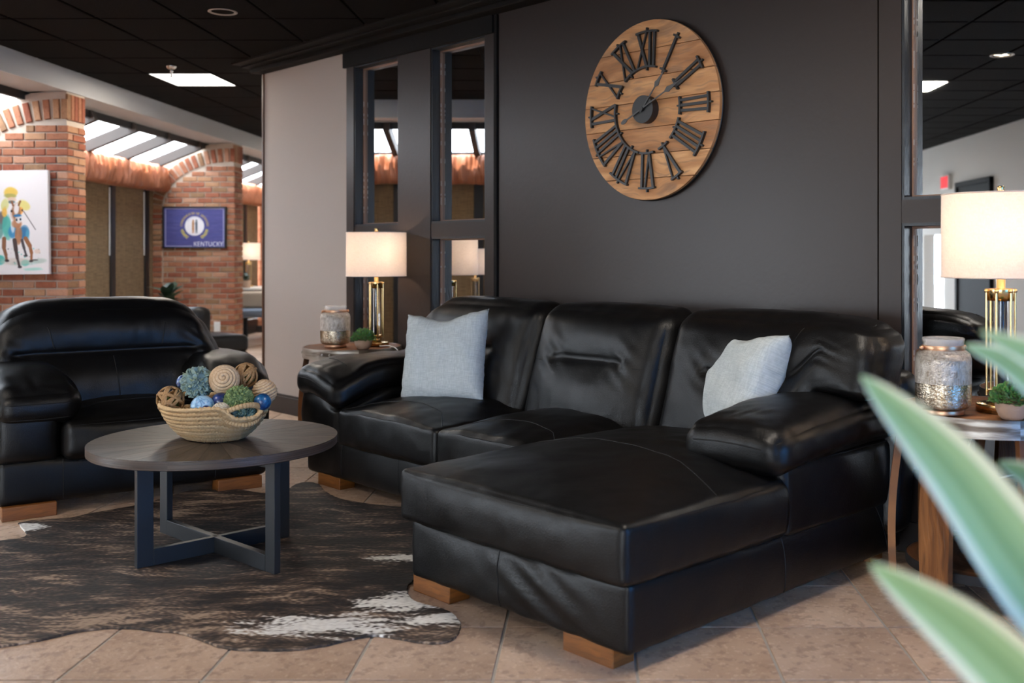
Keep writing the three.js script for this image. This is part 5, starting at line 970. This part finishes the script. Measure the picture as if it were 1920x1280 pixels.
// ------------------------------------------------------------------ variegated plant close to the lens
{
  const g = thing('variegated_plant', 'blurred green and cream striped plant leaves in the right foreground', 'plant', [0.80, 0, -1.02]);
  part('planter', lathe([[0, 0], [0.13, 0], [0.15, 0.02], [0.18, 0.34], [0.17, 0.34], [0.165, 0.31], [0, 0.31]], 40), std({ color: new THREE.Color().setRGB(0.5, 0.48, 0.45), roughness: 0.6 }), g);
  part('stem', tube([[0, 0.3, 0], [0.01, 0.45, 0], [0, 0.60, 0.0]], 0.022, 20, 10), std({ color: new THREE.Color().setRGB(0.13, 0.11, 0.06), roughness: 0.9 }), g);
  const stripe = tex(256, 512, (u, v) => { const e = Math.abs(u * 2 - 1), k = 0.10 * (fbm(u, v, 4, 3, 3, 600) - 0.5), f = fbm(u, v, 40, 3, 2, 606); let c = mixc([150, 178, 118], [182, 206, 148], f); c = mixc(c, [126, 158, 96], smooth(0.3, 0.05, e + k) * 0.6); return mixc(c, [236, 234, 200], smooth(0.62, 0.76, e + k)); });
  const leafMat = phys({ map: stripe, roughness: 0.7, transmission: 0.25, thickness: 0 });
  // each leaf: points of the midrib in plant space (tip last) and its half width
  const blade = (pts, wid, roll) => {
    const c = new THREE.CatmullRomCurve3(pts.map(p => v3(...p))), n = 36, m = 6, pos = [], idx = [], uv = [];
    for (let i = 0; i <= n; i++) {
      const f = i / n, P = c.getPoint(f), T = c.getTangent(f), side = T.clone().cross(v3(0, 0, 1)).normalize().applyAxisAngle(T, roll), N = side.clone().cross(T), w = wid * Math.pow(Math.min(1, 0.35 + f * 1.6), 0.8) * Math.pow(Math.max(0, 1 - f ** 2.2), 0.75) + 0.0012;
      for (const s of [1, -1]) for (let j = 0; j <= m; j++) { const u = j / m * 2 - 1, q = P.clone().addScaledVector(side, u * w).addScaledVector(N, 0.3 * w * u * u + s * 0.0009 * (1 - u * u)); pos.push(q.x, q.y, q.z); uv.push(j / m, f); }
    }
    const row = 2 * (m + 1);
    for (let i = 0; i < n; i++) for (const s of [0, 1]) for (let j = 0; j < m; j++) { const a = i * row + s * (m + 1) + j, b = a + 1, d = a + row, e = d + 1; s ? idx.push(a, d, b, b, d, e) : idx.push(a, b, d, b, e, d); }
    const q = new THREE.BufferGeometry(); q.setAttribute('position', new THREE.Float32BufferAttribute(pos, 3)); q.setAttribute('uv', new THREE.Float32BufferAttribute(uv, 2)); q.setIndex(idx); q.computeVertexNormals(); part('leaf', q, leafMat, g);
  };
  const at = (x, y, d) => [x - 0.80, y, -d + 1.02];   // world to plant space
  blade([at(0.80, 0.55, 1.02), at(0.60, 0.70, 1.00), at(0.44, 0.86, 1.00), at(0.345, 0.985, 1.0), at(0.264, 1.071, 1.0)], 0.054, 0.25);
  blade([at(0.80, 0.52, 1.02), at(0.58, 0.66, 0.92), at(0.42, 0.775, 0.90), at(0.32, 0.865, 0.90), at(0.246, 0.918, 0.9)], 0.044, -0.1);
  blade([at(0.80, 0.58, 1.02), at(0.66, 0.80, 1.05), at(0.53, 0.98, 1.08), at(0.45, 1.07, 1.10), at(0.402, 1.092, 1.1)], 0.024, 0.3);
  blade([at(0.80, 0.58, 1.02), at(0.68, 0.84, 0.98), at(0.55, 0.99, 0.96), at(0.44, 1.08, 0.95), at(0.362, 1.118, 0.95)], 0.032, 0.2);
  blade([at(0.80, 0.55, 1.02), at(0.62, 0.78, 1.12), at(0.53, 0.90, 1.14), at(0.49, 0.94, 1.15), at(0.458, 0.956, 1.15)], 0.024, 0.2);
  blade([at(0.80, 0.55, 1.02), at(0.95, 0.85, 1.0), at(1.05, 1.05, 0.95), at(1.12, 1.15, 0.9)], 0.035, 0);
  blade([at(0.80, 0.55, 1.02), at(0.92, 0.82, 0.9), at(0.98, 1.0, 0.75), at(1.0, 1.05, 0.65)], 0.035, 0);
  blade([at(0.80, 0.55, 1.02), at(0.82, 0.9, 1.15), at(0.86, 1.12, 1.25), at(0.88, 1.2, 1.35)], 0.035, 0);
}
renderer.render(scene, camera);
